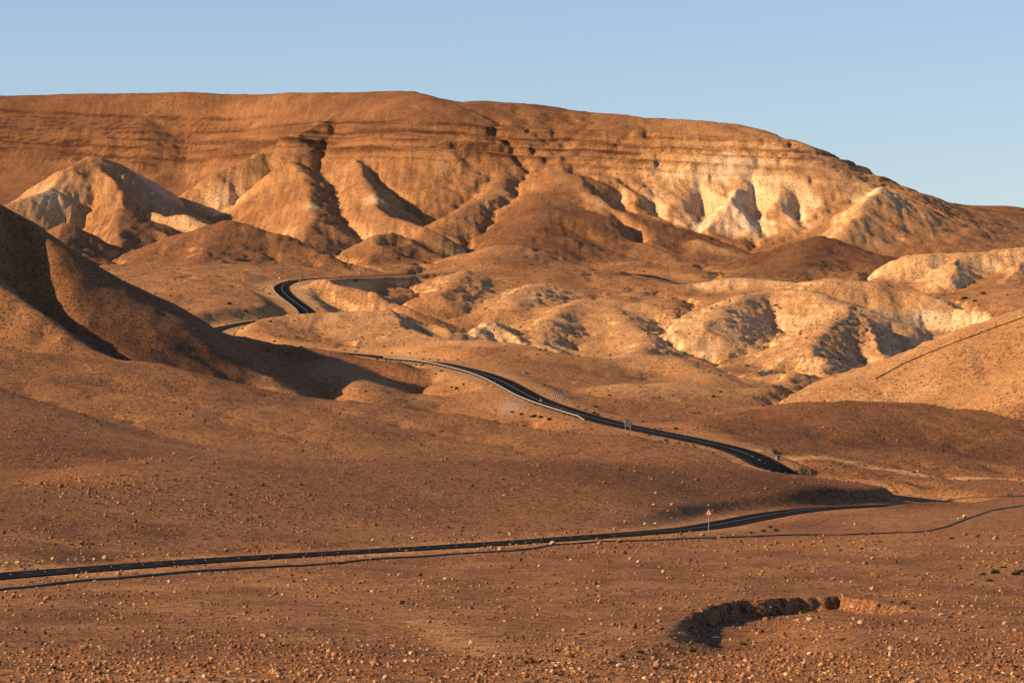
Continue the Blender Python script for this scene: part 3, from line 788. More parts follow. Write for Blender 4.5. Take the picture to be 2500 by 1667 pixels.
while s < S_END - 5:
    ribbon('lane_dash', road_part(s, s + 3.0), [-.07, .07], .056, PAINT_W, road)
    st = road_part(s + 5.9, s + 6.1, .2)
    link('road_stud', box_mesh('road_stud', (.12, .12, .05), WHITE, .01), road, tuple(st[0] + np.array([0, 0, .07])))
    s += 9.0
s = S_D1 + 2
while s < S_D2 - 4:
    ribbon('lane_dash', road_part(s, s + 3.0), [-.12, .12], .056, PAINT_W, road); s += 7.5

# ------------------------------------------------------------------ guard rails
WEATHERED = plain('weathered_steel', (.13, .115, .095), .7, .2, .3, 3.0)
def guard_rail(label, s0, s1, off, sec=6.0, height=.72, steel=None):
    steel = steel or ZINC
    line = road_part(s0, s1, 1.0)
    d = np.gradient(line[:, :2], axis=0); d /= np.linalg.norm(d, axis=1)[:, None]
    line = line + np.stack([-d[:, 1] * off, d[:, 0] * off, 0 * d[:, 0]], 1)
    S = np.concatenate([[0], np.cumsum(np.linalg.norm(np.diff(line, axis=0), axis=1))])
    base = line[0]
    root = tag(empty('guard_rail', base), label, 'guard rail')
    n = int(S[-1] / sec)
    at = lambda q: np.array([np.interp(q, S, line[:, k]) for k in range(3)])
    post = rod_mesh('post', .075, height + .35, ZINC_D, 6, -.25)
    prof = [(0, -.16), (.07, -.10), (.0, 0.0), (.07, .10), (0, .16)]
    sgn = 1 if off < 0 else -1
    for i in range(n + 1):
        p = at(i * sec)
        link('post', post, root, tuple(p - base))
        if i == n: break
        a, b = at(i * sec + .12), at((i + 1) * sec - .12)
        m = (a + b) / 2
        za, zb = height, height
        if i == n - 1: zb = .12
        t = (b - a)[:2] / np.linalg.norm((b - a)[:2]); nn = np.array([-t[1], t[0]]) * sgn * -1
        V = []
        for e, zz in ((a, za), (b, zb)):
            for (o, h) in prof:
                V.append(((e[0] + nn[0] * (o + .08)) - base[0], (e[1] + nn[1] * (o + .08)) - base[1], e[2] + zz + h - base[2]))
            for (o, h) in prof[::-1]:
                V.append(((e[0] + nn[0] * (o + .065)) - base[0], (e[1] + nn[1] * (o + .065)) - base[1], e[2] + zz + h - base[2]))
        k = 10
        F = [(j, (j + 1) % k, k + (j + 1) % k, k + j) for j in range(k)]
        link('beam', mesh_of('beam', V, F, steel), root)
    return root
guard_rail('pale steel guard rail on posts along outer edge of middle road curve', road_s(965, 877, 1153), road_s(1478, 1028, 870), -(ROAD_W + .9), 6.5)
guard_rail('guard rail round the outside of the upper hairpin bend', road_s(690, 697, 1630), road_s(570, 795, 1390), -(ROAD_W + .9), 6.0)
guard_rail('guard rail along the level far road behind the hairpin', road_s(1010, 671, 1870), road_s(800, 679, 1715), ROAD_W + .9, 8.0, steel=WEATHERED)
guard_rail('guard rail on the far road where it crosses the gully fill', road_s(1965, 690, 1778), road_s(1600, 678, 1890), ROAD_W + .9, 8.0, steel=WEATHERED)

# ------------------------------------------------------------------ road signs
def facing(p, yaw_extra=0.0):
    return math.atan2(p[0], p[1]) * -1 + yaw_extra           # local -Y turned to the viewer's place
def offset_from_road(s, off):
    q = road_part(s - 1, s + 1, 1.0); d = (q[-1] - q[0])[:2]; d /= np.linalg.norm(d)
    x, y = q[1][0] - d[1] * off, q[1][1] + d[0] * off
    return np.array([x, y, float(ground_z(np.array(x), np.array(y)))])
def tri(c, r, rot=0.0):
    return [(r * math.sin(rot + k * 2 * math.pi / 3), c + r * math.cos(rot + k * 2 * math.pi / 3)) for k in range(3)]
def rounded_tri(c, r, rr):
    out = []
    for k in range(3):
        a0 = k * 2 * math.pi / 3
        cx, cz = (r - 2 * rr) * math.sin(a0), c + (r - 2 * rr) * math.cos(a0)
        for j in range(-3, 4):
            a = a0 + j / 3 * math.pi / 3; out.append((cx + rr * math.sin(a), cz + rr * math.cos(a)))
    return out

p = on_ground(1730, 1299, 300, 600)
t = tag(empty('warning_sign', tuple(p), facing(p)), 'red bordered triangular bend warning sign on grey pole beside near road', 'road sign')
link('pole', rod_mesh('pole', .045, 3.75, ZINC, 10, -.3), t)
pl = link('plate', slab_mesh('plate', rounded_tri(3.15, .72, .07), -.075, -.05, RED), t)
link('white_field', slab_mesh('white_field', rounded_tri(3.13, .46, .03), -.082, -.0755, WHITE), pl)
arrow = [(-.13, 2.95), (-.03, 2.95), (-.03, 3.09), (.09, 3.13), (.09, 3.24), (.14, 3.24), (.045, 3.40), (-.05, 3.24), (-.01, 3.24), (-.01, 3.18), (-.13, 3.14)]
link('bend_arrow', slab_mesh('bend_arrow', arrow, -.088, -.0825, BLACK), pl)
link('bracket', box_mesh('bracket', (.14, .03, .06), ZINC, 0, (0, -.035, 3.05)), t)

p = offset_from_road(road_s(1351, 992, 925), -(ROAD_W + .35))
t = tag(empty('triangular_sign', tuple(p), facing(p)), 'small triangular sign seen from its grey back by the guard rail', 'road sign')
link('pole', rod_mesh('pole', .04, 2.2, ZINC, 8, -.3), t)
pl = link('plate', slab_mesh('plate', rounded_tri(1.75, .62, .06), -.02, .02, ZINC), t)
link('stiffener', box_mesh('stiffener', (.7, .03, .05), ZINC_D, 0, (0, -.04, 1.62)), pl)

p = offset_from_road(road_s(1577, 1050, 832), -(ROAD_W + 1.6))
t = tag(empty('board_sign', tuple(p), facing(p)), 'large rectangular sign board seen from behind on two legs', 'road sign')
for sx in (-.62, .62):
    link('leg', rod_mesh('leg', .05, 3.2, ZINC, 8, -.3), t, (sx, 0, 0))
pl = link('board', box_mesh('board', (1.55, .04, 1.75), SIGN_BACK, .01, (0, .06, 2.1)), t)
for sx in (-.70, -.35, 0, .35, .70):
    link('rib', box_mesh('rib', (.05, .04, 1.7), ZINC_D, 0, (sx, .02, 2.1)), pl)
for sz in (1.25, 2.95):
    link('frame_rail', box_mesh('frame_rail', (1.6, .05, .06), ZINC_D, 0, (0, .015, sz)), pl)

def chevron_sign(p, w, h, n, label, yaw=0.0, vertical=False):
    t = tag(empty('chevron_sign', tuple(p), facing(p, yaw)), label, 'road sign')
    for sx in ((-w * .32, w * .32) if not vertical else (0,)):
        link('leg', rod_mesh('leg', .035, .7 + h, ZINC_D, 8, -.3), t, (sx, .05, 0))
    b = link('board', box_mesh('board', (w, .04, h), BLACK, .01, (0, 0, .55 + h / 2)), t)
    for k in range(n):
        if vertical:
            cz = .55 + h * (k + .5) / n; u = h / n * .42
            out = [(-w * .45, cz), (0, cz + u), (w * .45, cz), (w * .45, cz - u * .7), (0, cz + u * .3), (-w * .45, cz - u * .7)]
        else:
            cx = -w / 2 + w * (k + .5) / n; u = w / n * .42; z0, z1, zm = .62, .48 + h, .55 + h / 2
            out = [(cx - u, zm), (cx + u * .2, z1), (cx + u, z1), (cx - u * .2, zm), (cx + u, z0), (cx + u * .2, z0)]
        link('chevron', slab_mesh('chevron', out, -.028, -.021, WHITE), b)
    return t
chevron_sign(offset_from_road(road_s(1310, 975, 945), ROAD_W + 3.0), 2.0, .85, 3, 'three-chevron bend board on slope above the middle road')
chevron_sign(offset_from_road(road_s(745, 758, 1485), ROAD_W + 1.4), 1.8, .9, 2, 'two-chevron bend board at the lower end of the hairpin')
chevron_sign(offset_from_road(road_s(712, 689, 1655), ROAD_W + 1.4), 1.0, 2.4, 3, 'tall stacked chevron marker at the top of the hairpin', 0, True)

p = on_ground(2466, 1225, 500, 800)
t = tag(empty('green_sign', tuple(p), facing(p)), 'small dark green roadside sign on thin pole by the upper pipe', 'road sign')
link('pole', rod_mesh('pole', .045, 1.75, ZINC_D, 8, -.3), t)
for sx, w in ((-.33, .62), (.34, .60)):
    link('panel', box_mesh('panel', (w, .035, .68), SIGN_GREEN, .008, (sx, -.06, 1.25)), t)
link('bracket', box_mesh('bracket', (1.2, .03, .05), ZINC, 0, (0, -.03, 1.25)), t)
p = offset_from_road(road_s(1850, 1120, 758), 4.6)
t = tag(empty('marker_block', tuple(p), .3), 'dark concrete marker block at edge of the middle road turn', 'marker')
link('block', box_mesh('block', (.9, .9, 1.1), SIGN_BACK, .06, (0, 0, .4)), t)
link('cap', box_mesh('cap', (1.0, 1.0, .12), BLACK, .03, (0, 0, 1.0)), t)

# ------------------------------------------------------------------ water pipes lying on the ground
def pipe(name, label, marks, r, y0, y1, step=9.0, sink=.25):
    px = np.arange(marks[0][0], marks[-1][0] + 1, step)
    py = np.interp(px, [m[0] for m in marks], [m[1] for m in marks]) + 1.2 * perlin(px / 37.0, 0 * px + r * 50)
    L = np.array([on_ground(a, b, y0, y1) for a, b in zip(px, py)])
    L[:, 1] = smooth_line(L[:, 1], 3); L[:, 0] = (px - CXP) / FPX * L[:, 1]
    L[:, 2] = smooth_line(ground_z(L[:, 0], L[:, 1]), 2) + r * (1 - sink)
    o = link(name, tube_mesh(name, L, r, RUBBER))
    tag(o, label, 'pipe'); return o
pipe('water_pipe', 'long black pipe lying along the ground beside the near road',
     [(-70,1447),(0,1440),(72,1433),(181,1420),(325,1409),(434,1398),(615,1387),(723,1382),(840,1374),(890,1367),(1017,1360),(1125,1352),(1234,1347),(1299,1340),(1342,1331),(1487,1322),(1600,1320),(1715,1314),(1868,1309),(1983,1305),(2040,1307),(2136,1303),(2251,1299),(2308,1288),(2365,1265),(2423,1245),(2500,1235),(2600,1229)], .115, 230, 720)
pipe('water_pipe', 'thin black pipe behind the green sign on the flat ground', [(2270,1229),(2310,1222),(2350,1216),(2400,1213),(2500,1211),(2600,1209)], .10, 640, 800)
pipe('water_pipe', 'dark pipe climbing the crest of the right-hand ochre hill', [(2138,925),(2223,880),(2350,829),(2500,775),(2600,745)], .17, 915, 1400, 12)
# ------------------------------------------------------------------ rocks
def rock_mesh(name, seed, material, sub=2):
    r = np.random.default_rng(seed)
    bm = bmesh.new(); bmesh.ops.create_icosphere(bm, subdivisions=sub, radius=1.0)
    co = np.array([v.co[:] for v in bm.verts])
    co *= (1 + .22 * r.normal(size=(len(co), 1)) * .45)
    for _ in range(9):                                  # cleave off flat facets
        n = r.normal(size=3); n /= np.linalg.norm(n); d = r.uniform(.50, .82)
        k = co @ n; over = np.maximum(k - d, 0); co -= over[:, None] * n * .95
    co *= r.uniform([.85, .75, .6], [1.15, 1.1, .95])
    co[:, 2] -= co[:, 2].min() + .22
    for v, c in zip(bm.verts, co): v.co = Vector(c)
    me = bpy.data.meshes.new(name); bm.to_mesh(me); bm.free(); me.materials.append(material); return me
R_TAN = [rock_mesh('boulder', 20 + i, ROCK_TAN) for i in range(6)]
R_RUST = [rock_mesh('boulder', 40 + i, ROCK_RUST) for i in range(5)]
R_PALE = [rock_mesh('boulder', 60 + i, ROCK_PALE) for i in range(5)]
ROCKS = {'tan': R_TAN, 'rust': R_RUST, 'pale': R_PALE}
ADJ = {'tan': 'tan limestone boulder', 'rust': 'rust-brown boulder', 'pale': 'pale cream boulder'}
WHERE = {
 'far': ('on the gravel verge behind the near road', 'boulders along the far verge of the near road'),
 'strip': ('on the strip between near road and long black pipe', 'boulders between the road and the pipe'),
 'plain': ('on the open stony plain in front of the pipe', 'boulders scattered over the near plain'),
 'hollow': ('on the rubble around the washed-out hollow', 'boulders around the washed-out hollow'),
 'rise': ('on the dark stony rise behind the near road', 'boulders on the stony rise'),
}
n_boulders = 0
def boulder(px, py, size_px, kind='tan', where='plain'):
    global n_boulders
    p = on_ground(px, py + size_px * .25, 150, 760)
    r = size_px * p[1] / FPX * .56
    o = link('boulder', random.choice(ROCKS[kind]), None, tuple(p), random.uniform(0, 6.28))
    o.scale = (r, r * random.uniform(.8, 1.1), r * random.uniform(.75, 1.05))
    big = 'large ' if size_px >= 18 else ('small ' if size_px < 9 else '')
    q = o.scale.z / o.scale.x
    form = 'flat ' if q < .83 else ('upright ' if q > .97 else '')
    place = WHERE[where][0]
    if where == 'plain':
        if py < 1445: place = 'close in front of the long black pipe'
        elif py > 1570: place = 'on the gravel belt at the low end of the plain'
        elif abs(px - 1110) < 130 and py > 1490: place = 'beside the faint footpath on the plain'
    if where == 'hollow' and py < 1500: place = 'at the rim of the washed-out hollow'
    if where == 'hollow' and py >= 1580: place = 'on the rubble slope below the washed-out hollow'
    if where == 'strip' and abs(px - 1715) < 60: place = 'at the foot of the triangular warning sign'
    tag(o, big + form + ADJ[kind] + ' ' + place, 'boulder', WHERE[where][1])
    n_boulders += 1
for a in [(45,1372,18),(95,1371,11),(105,1369,11),(130,1364,12),(169,1365,11),(186,1366,9),(206,1366,8),(230,1364,9),(257,1361,14),(291,1358,10),(325,1356,12),(353,1353,12),(20,1374,12),(8,1380,10),(410,1352,9),(450,1349,8),(910,1318,10),(1008,1311,9),(1110,1303,10),(1157,1307,9),(1246,1304,10),(1310,1302,10),(1381,1298,9),(801,1327,12),(1500,1291,9),(1527,1273,11),(1575,1278,8),(1600,1277,8),(1730,1232,7),(1640,1264,8)]:
    boulder(*a, random.choice(['tan', 'tan', 'pale']), 'far')
for a in [(189,1404,11),(291,1402,14),(232,1416,9),(168,1425,12),(15,1443,10),(992,1343,12),(1221,1339,18),(1201,1335,11),(1171,1339,12),(1348,1327,13),(1089,1349,13),(1245,1328,9),(1285,1325,9),(955,1352,10),(930,1354,9),(1715,1305,13),(1140,1342,9),(60,1428,9),(560,1378,8),(700,1372,8),(1260,1330,8)]:
    boulder(*a, random.choice(['tan', 'tan', 'pale']), 'strip')
for a in [(292,1420,10),(33,1455,13),(114,1458,22),(52,1452,12),(213,1464,9),(414,1420,11),(428,1445,12),(672,1447,16),(660,1452,11),(690,1450,11),(275,1447,10),(296,1472,10),(177,1646,18),(327,1658,18),(372,1608,12),(665,1563,11),(582,1613,10),(801,1427,12),(1248,1384,12),(1087,1411,12),(887,1418,11),(974,1402,9),(1118,1435,9),(1312,1499,10),(848,1484,9),(1052,1435,8),(1317,1380,9),(1538,1364,9),(1560,1380,9),(1620,1395,12),(1630,1410,11),(2354,1261,12),(2340,1265,10),(2088,1278,12),(2136,1404,20),(2034,1412,15),(2063,1277,8),(1870,1385,10),(1863,1393,12),(1775,1375,10),(1870,1335,10),(2130,1362,12),(2110,1372,11)]:
    boulder(*a, random.choice(['tan', 'tan', 'tan', 'rust']), 'plain')
boulder(1629, 1624, 30, 'tan', 'hollow'); boulder(1605, 1622, 22, 'tan', 'hollow'); boulder(207, 1575, 26, 'rust', 'plain'); boulder(1187, 1420, 11, 'rust', 'plain'); boulder(258, 1617, 15, 'pale', 'plain')
for a in [(412,1660,17),(734,1642,16),(680,1653,15),(784,1653,15),(1377,1537,13),(1151,1568,14),(1046,1584,14),(1004,1593,15),(963,1574,13),(854,1615,17),(923,1620,14),(861,1588,15),(1259,1604,15),(1400,1635,15),(500,1650,15),(560,1640,12),(60,1650,14),(240,1660,14),(620,1660,14),(1090,1650,14),(1180,1645,13),(940,1655,15)]:
    boulder(*a, random.choice(['tan', 'tan', 'pale']), 'plain')
for a in [(1514,1620,22),(1610,1514,12),(2101,1519,17),(1977,1511,17),(1948,1513,15),(1965,1532,12),(2080,1478,20),(2298,1498,17),(2453,1521,13),(2176,1582,19),(2174,1597,17),(2339,1640,15),(1979,1594,15),(1608,1513,13),(1898,1590,11),(2388,1622,14),(1860,1498,9),(1840,1570,9),(2040,1600,10),(2240,1560,12),(2290,1470,11),(1760,1600,12),(1820,1612,12),(2080,1640,14),(2450,1600,13),(1700,1650,15),(2230,1640,13),(1930,1630,12),(2400,1560,11)]:
    boulder(*a, random.choice(['tan', 'pale', 'pale']), 'hollow')
for a in [(478,1113,9),(470,1116,7),(320,1119,9),(300,1125,7),(260,1130,7),(528,1118,7),(1076,1277,8),(1115,1130,6),(60,1190,7),(330,1184,8),(575,1137,7),(1300,1135,6),(1000,1245,8),(700,1210,7)]:
    boulder(*a, random.choice(['tan', 'rust']), 'rise')
# smaller boulders in loose clusters
while n_boulders < 285:
    cx, cy = random.uniform(0, 2480), random.choice([random.uniform(1420, 1655), random.uniform(1520, 1660)])
    for _ in range(random.randint(2, 6)):
        x, y = cx + random.gauss(0, 45), min(1662, max(1410, cy + random.gauss(0, 9)))
        if not (-5 < x < 2505): continue
        s_ = random.uniform(5.5, 9) * (1 + (y - 1400) / 900.0)
        hollow = x > 1450 and y > 1470
        boulder(x, y, s_, random.choice(['tan', 'pale', 'tan'] if hollow else ['tan', 'rust', 'tan']), 'hollow' if hollow else 'plain')

# ---- loose stones nobody could count
def ico():
    bm = bmesh.new(); bmesh.ops.create_icosphere(bm, subdivisions=1, radius=1.0)
    v = np.array([x.co[:] for x in bm.verts]); f = np.array([[w.index for w in q.verts] for q in bm.faces]); bm.free(); return v, f
OCT_V = np.array([(1, 0, 0), (-1, 0, 0), (0, 1, 0), (0, -1, 0), (0, 0, 1), (0, 0, -.6)], float)
OCT_F = np.array([(0, 2, 4), (2, 1, 4), (1, 3, 4), (3, 0, 4), (2, 0, 5), (1, 2, 5), (3, 1, 5), (0, 3, 5)])
def scatter(name, label, x, y, size, tint, tv, tf, flat=.75):
    n = len(x); k = len(tv)
    z = ground_z(x, y)
    ang = RNG.uniform(0, 2 * math.pi, n)
    V = np.repeat(tv[None], n, 0) * (1 + .30 * RNG.normal(size=(n, k, 1)))
    V = V * size[:, None, None] * np.stack([RNG.uniform(.7, 1.3, n), RNG.uniform(.7, 1.3, n), RNG.uniform(.5, 1.0, n) * flat / .75], 1)[:, None]
    c, s_ = np.cos(ang)[:, None], np.sin(ang)[:, None]
    X = V[..., 0] * c - V[..., 1] * s_ + x[:, None]; Y = V[..., 0] * s_ + V[..., 1] * c + y[:, None]; Z = V[..., 2] + (z + size * .22)[:, None]
    co = np.stack([X, Y, Z], -1).reshape(-1, 3).astype(np.float32)
    F = (tf[None] + (np.arange(n) * k)[:, None, None]).reshape(-1, 3).astype(np.int32)
    me = bpy.data.meshes.new(name)
    me.vertices.add(len(co)); me.vertices.foreach_set('co', co.ravel())
    me.loops.add(F.size); me.loops.foreach_set('vertex_index', F.ravel())
    me.polygons.add(len(F)); me.polygons.foreach_set('loop_start', np.arange(0, F.size, 3, dtype=np.int32))
    a = me.attributes.new('tint', 'FLOAT', 'POINT'); a.data.foreach_set('value', np.repeat(tint, k).astype(np.float32))
    me.update(calc_edges=True); me.materials.append(STONES)
    o = link(name, me); o['kind'] = 'stuff'; o['label'] = label
    return o
def clear_of_road(x, y, half):
    m = np.ones(len(x), bool)
    seg = ROAD[ROAD[:, 1] < 800][::2]
    for s0 in range(0, len(x), 4000):
        d = ((x[s0:s0 + 4000, None] - seg[None, :, 0]) ** 2 + (y[s0:s0 + 4000, None] - seg[None, :, 1]) ** 2).min(1)
        m[s0:s0 + 4000] = d > half ** 2
    return m
def plain_points(n, py0, py1):
    px = RNG.uniform(-90, 2590, n); py = RNG.uniform(py0, py1, n)
    ys = rows[(rows > 165) & (rows < 640)]; vis = HYP - ground_z(-.03 * ys, ys) / ys * FPX
    vis = np.minimum.accumulate(vis)
    y = np.interp(-py, -vis, ys); return (px - CXP) / FPX * y, y
# near plain
x, y = plain_points(190000, 1255, 1740)
dens = fbm(x / 9.0, y / 16.0, 3) + .5 * fbm(x / 40.0, y / 60.0, 2)
pxs = x / y * FPX + CXP; pys = HYP + 17.6 * FPX / y
keepw = np.clip(.40 + 1.1 * dens + .35 * sstep(1560, 1650, pys) + .25 * (pxs > 1600) * (pys > 1480), .06, 1)
keepw = np.clip(keepw + .7 * np.clip(fbm(x / 5.0 + 40, y / 11.0, 2), 0, 1) - .12, .03, 1)
m = (RNG.uniform(size=len(x)) < keepw) & clear_of_road(x, y, ROAD_W + .6)
x, y, dens = x[m], y[m], dens[m]
size = .030 + .021 * RNG.pareto(1.8, len(x)); size = np.minimum(size, .17 + .12 * (RNG.uniform(size=len(x)) < .06)) * (1 + .5 * np.clip((y - 250) / 250, 0, 1))
tint = np.clip(RNG.beta(1.5, 3.2, len(x)) * .85 + .04 + .10 * sstep(235, 205, y), 0, 1)
big = size > .10
tv, tf = ico()
scatter('stones', 'angular tan and brown stones strewn over the near plain', x[big], y[big], size[big], tint[big], tv, tf)
lim = 75000
scatter('gravel', 'small gravel covering the near plain', x[~big][:lim], y[~big][:lim], size[~big][:lim], tint[~big][:lim], OCT_V, OCT_F)
# stony rise behind the near road
n = 60000
y = RNG.uniform(400, 700, n); px = RNG.uniform(-90, 2100, n); x = (px - CXP) / FPX * y
dens = fbm(x / 14.0, y / 20.0, 3) + .4 * fbm(x / 60.0, y / 60.0, 2)
m = (RNG.uniform(size=n) < np.clip(.45 + .9 * dens, .08, 1)) & clear_of_road(x, y, 9) & (y > np.interp(px, [-90, 0, 1000, 1735, 2100], [365, 372, 476, 580, 690]))
x, y = x[m], y[m]
size = np.minimum(.07 + .045 * RNG.pareto(2.3, len(x)), .40)
tint = np.clip(RNG.beta(1.8, 2.8, len(x)) * .85, 0, 1)
scatter('rubble', 'dark rubble covering the rise behind the near road', x, y, size, tint, OCT_V, OCT_F)
# verge stones of the middle road and slopes: stones on the aprons
n = 26000
y = RNG.uniform(700, 1000, n); px = RNG.uniform(-60, 2560, n); x = (px - CXP) / FPX * y
m = (fbm(x / 25.0, y / 25.0, 3) + RNG.uniform(-.4, .4, n) > .12) & clear_of_road(x, y, 8)
x, y = x[m], y[m]
size = np.minimum(.14 + .09 * RNG.pareto(2.8, len(x)), .5)
scatter('slope_stones', 'dark stones speckling the smooth brown aprons', x, y, size, np.clip(RNG.beta(1.5, 3.5, len(x)) * .8, 0, 1), OCT_V, OCT_F)

# ------------------------------------------------------------------ shrubs
def shrub_mesh(name, seed, material, blades, spread=1.0, tall=.8):
    r = np.random.default_rng(seed); V = []; F = []
    for i in range(blades):
        a = r.uniform(0, 6.283); e = r.uniform(.05, 1.35); rad = r.uniform(.35, 1.0)
        tip = np.array([math.cos(a) * math.cos(e) * spread, math.sin(a) * math.cos(e) * spread, math.sin(e) * tall]) * rad
        for _ in range(2):
            c = tip + r.normal(size=3) * .12; c[2] = max(.03, c[2])
            u = r.normal(size=3); u /= np.linalg.norm(u); w = r.normal(size=3); w -= u * (w @ u); w /= np.linalg.norm(w)
            L, W = r.uniform(.14, .28), r.uniform(.06, .13)
            k = len(V); V += [c - u * L, c + w * W, c + u * L, c - w * W]; F.append((k, k + 1, k + 2, k + 3))
    return mesh_of(name, V, F, material)
def stem_mesh(name, seed, n=9):
    r = np.random.default_rng(seed); V = []; F = []
    for i in range(n):
        a = r.uniform(0, 6.283); e = r.uniform(.3, 1.3); L = r.uniform(.45, .8)
        d = np.array([math.cos(a) * math.cos(e), math.sin(a) * math.cos(e), math.sin(e) * .8]); s_ = np.cross(d, (0, 0, 1.0)); s_ /= np.linalg.norm(s_); k = len(V)
        b0 = np.array([0, 0, -.12]); u = np.cross(s_, d)
        for q, rad in ((b0, .035), (d * L, .012)):
            V += [q + s_ * rad, q - s_ * rad * .5 + u * rad, q - s_ * rad * .5 - u * rad]
        F += [(k, k + 1, k + 4, k + 3), (k + 1, k + 2, k + 5, k + 4), (k + 2, k, k + 3, k + 5)]
    return mesh_of(name, V, F, TWIG)
SH = {'green': [shrub_mesh('foliage', 300 + i, LEAF_G, 95) for i in range(4)], 'dry': [shrub_mesh('foliage', 320 + i, LEAF_B, 85, 1.0, .7) for i in range(4)]}
ST = [stem_mesh('stem', 340 + i) for i in range(3)]
SH_WHERE = {
 'flat': ('on the stony flat at the foot of the plain', 'shrubs on the stony flat'),
 'hollow': ('among the rubble near the washed-out hollow', 'shrubs near the washed-out hollow'),
 'verge': ('on the verge of the near road', 'shrubs by the near road'),
 'mid': ('beside the curving middle road', 'shrubs by the middle road'),
 'wash': ('in the pale wash below the guard rail', 'shrubs in the wash'),
 'hill': ('on the open slopes of the middle hills', 'shrubs on the middle hills'),
}
def shrub(px, py, w_px, kind, where, y0=150, y1=2000, flat=1.0):
    p = on_ground(px, py + 1, y0, y1)
    r = w_px * p[1] / FPX * .55
    word = 'dark green' if kind == 'green' else 'dry brown'
    zf = random.uniform(.65, 1.1)
    size = 'broad ' if w_px >= 16 else ('tiny ' if w_px < 9 else '')
    form = 'flattened ' if zf < .78 else ('domed ' if zf > .95 else 'low ')
    place = SH_WHERE[where][0]
    if where == 'hollow' and px < 1350: place = 'in the green patch beside the torn white bags' if px > 1200 else 'on the gravel belt at the low end of the plain'
    if where == 'verge': place = 'on the verge behind the near road' if py < 1301 or px < 500 else 'between the near road and the long pipe'
    if where == 'verge' and px > 1800: place = 'beside the long pipe near the bend of the near road'
    if where == 'hill': place = ('on the slope left of the hairpin bend' if px < 700 else 'below the level far road' if px < 1100 else 'in the dip behind the right-hand ochre hill' if px > 2300 else 'on the open slopes of the middle hills')
    if where == 'mid': place = 'below the lower edge of the middle road' if py > 1060 else ('above the end of the guard rail' if px > 1400 else 'beside the upper stretch of the middle road')
    t = tag(empty('desert_shrub', tuple(p), random.uniform(0, 6.28)), size + form + word + ' shrub ' + place, 'shrub', SH_WHERE[where][1])
    t.scale = (r, r, r * zf * flat)
    link('foliage', random.choice(SH[kind]), t); link('stem', random.choice(ST), t)
for a in [(2430,1398,26),(2480,1402,26),(2417,1418,20),(2373,1427,10),(2323,1314,14),(2450,1385,16),(2494,1395,20),(2400,1402,14)]: shrub(*a, 'green', 'flat')
for a in [(1881,1287,11),(1895,1295,16),(1864,1297,14),(1833,1300,10),(1263,1295,9),(1219,1299,9),(905,1349,9),(174,1329,11),(137,1330,11),(199,1329,14),(225,1328,12),(405,1317,8),(1600,1304,10),(2130,1303,12)]: shrub(*a, 'green', 'verge')
for a in [(2147,1479,18),(2205,1473,18),(2320,1506,16),(2176,1470,14),(1642,1657,20),(1368,1646,15),(1397,1603,18),(1480,1612,22),(1814,1573,22),(2230,1485,14),(2480,1628,18),(1600,1600,16),(2060,1560,12),(1990,1560,12)]: shrub(*a, 'dry', 'hollow')
for a in [(1303,1617,20),(1285,1617,16),(1322,1616,16),(1340,1614,12),(1692,1590,22),(1688,1532,14),(1563,1592,20),(1516,1602,20),(1925,1530,11),(1422,1548,15),(1270,1606,12),(132,1633,20),(150,1636,14),(1720,1594,12)]: shrub(*a, 'green', 'hollow')
for a in [(1431,1001,10),(1453,993,14),(1451,1009,12),(1461,1012,9),(1492,1019,8),(1516,1026,8),(1538,1032,9),(1599,1046,9),(1613,1047,9),(1650,1047,12),(1625,1075,14),(1657,1081,10),(1674,1084,8),(1691,1086,8),(1329,941,9),(1071,878,7),(1088,880,8),(1050,876,7),(1032,891,11),(1078,906,10),(1064,913,8),(1001,862,8),(1410,992,8),(1570,1030,8)]: shrub(*a, random.choice(['green', 'green', 'dry']), 'mid', 700, 1400)
shrub(1584, 1063, 11, 'dry', 'mid', 700, 1000)
for a in [(1342,1025,14),(1319,1018,11),(1305,1015,13),(1273,1011,12),(1300,1018,14),(1321,1019,12),(1103,945,8),(1115,949,12),(1132,938,8),(1250,1006,9)]: shrub(*a, 'green', 'wash', 700, 1300)
for a in [(868,686,14),(1043,674,11),(2355,729,18),(2401,717,15),(1742,967,11),(1759,957,9),(1895,746,12),(1905,752,9),(1285,911,7),(1611,970,7),(1487,965,9),(560,742,12),(600,760,12),(660,785,9),(1060,673,9),(2380,735,12),(1890,760,9)]: shrub(*a, 'green', 'hill', 900, 2000)
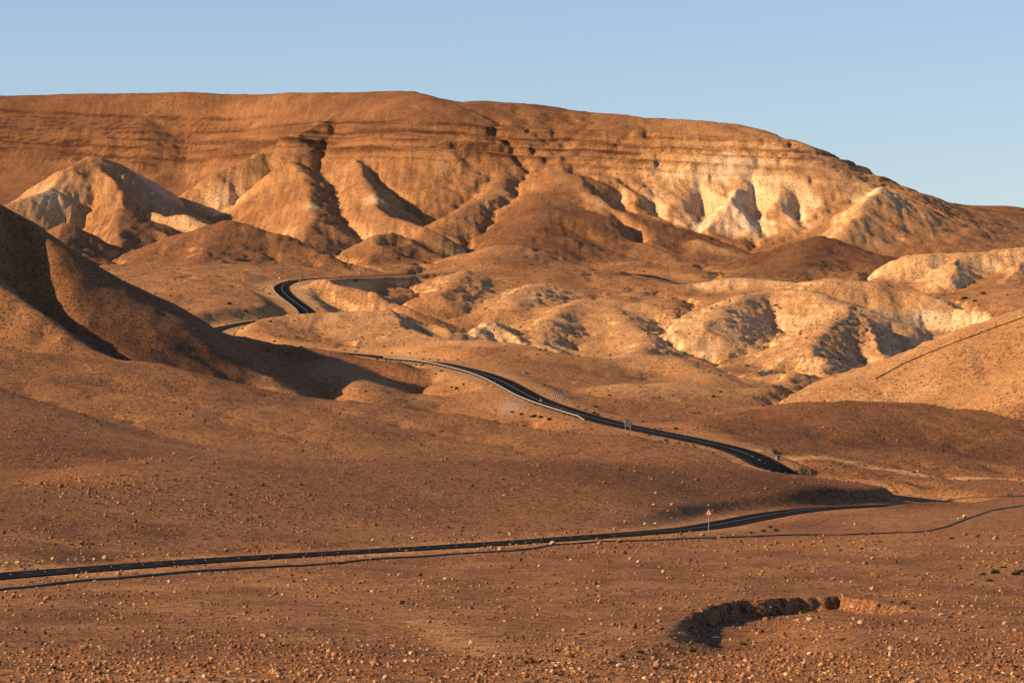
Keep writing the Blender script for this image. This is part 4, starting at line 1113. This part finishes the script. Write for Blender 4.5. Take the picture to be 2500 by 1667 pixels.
# far scrub nobody could count
n = 5000
y = RNG.uniform(1080, 2300, n); px = RNG.uniform(-60, 2560, n); x = (px - CXP) / FPX * y
m = (fbm(x / 60.0, y / 60.0, 3) + RNG.uniform(-.25, .25, n) > .05) & (polydist(x, y, ROAD[ROAD[:, 1] > 1000][::10])[0] > 7)
x, y = x[m], y[m]
sc_ = scatter('scrub', 'tiny dark shrubs dotting the far hills', x, y, RNG.uniform(.22, .6, len(x)), 0 * x, tv, tf, .7)
sc_.data.materials.clear(); sc_.data.materials.append(LEAF_G)

# ------------------------------------------------------------------ litter
def crumple(name, seed, material):
    r = np.random.default_rng(seed); bm = bmesh.new(); bmesh.ops.create_icosphere(bm, subdivisions=2, radius=1.0)
    for v in bm.verts: v.co = v.co * float(1 + .35 * r.normal())
    for v in bm.verts: v.co.z = max(-.35, v.co.z * .7)
    me = bpy.data.meshes.new(name); bm.to_mesh(me); bm.free(); me.materials.append(material); return me
for px, py, w, lab, m_, nm in [(1347, 1612, 7, 'crumpled white plastic bag by the long green shrub', BAG, 'plastic_bag'), (1362, 1618, 9, 'larger torn white plastic bag by the long green shrub', BAG, 'plastic_bag'),
                      (1881, 1482, 9, 'white plastic bag lying in the shaded hollow', BAG, 'plastic_bag'), (1745, 1556, 18, 'long strip of torn white plastic on the hollow floor', BAG, 'plastic_sheet'),
                      (165, 1333, 7, 'bright green plastic scrap on the verge behind the near road', GREEN_PL, 'plastic_scrap'), (1300, 1020, 4, 'white drum in the wash below the guard rail', BAG, 'plastic_drum')]:
    p = on_ground(px, py, 150, 1200); r = w * p[1] / FPX * .5
    o = link(nm, crumple(nm, px, m_), None, (p[0], p[1], p[2] + r * .15), random.uniform(0, 3))
    o.scale = (r, r * .7, r * (.22 if 'strip' in lab else .7))
    if 'strip' in lab: o.rotation_euler = (0, 0, 0)
    tag(o, lab, 'litter')
for px, py, w, lab in [(682, 680, 6, 'white painted stone on slope above the hairpin'), (877, 666, 5, 'white painted stone above the level far road')]:
    p = on_ground(px, py, 1400, 2000); r = w * p[1] / FPX * .5
    o = link('white_stone', rock_mesh('white_stone', px, BAG), None, tuple(p)); o.scale = (r, r, r * .7); tag(o, lab, 'stone')
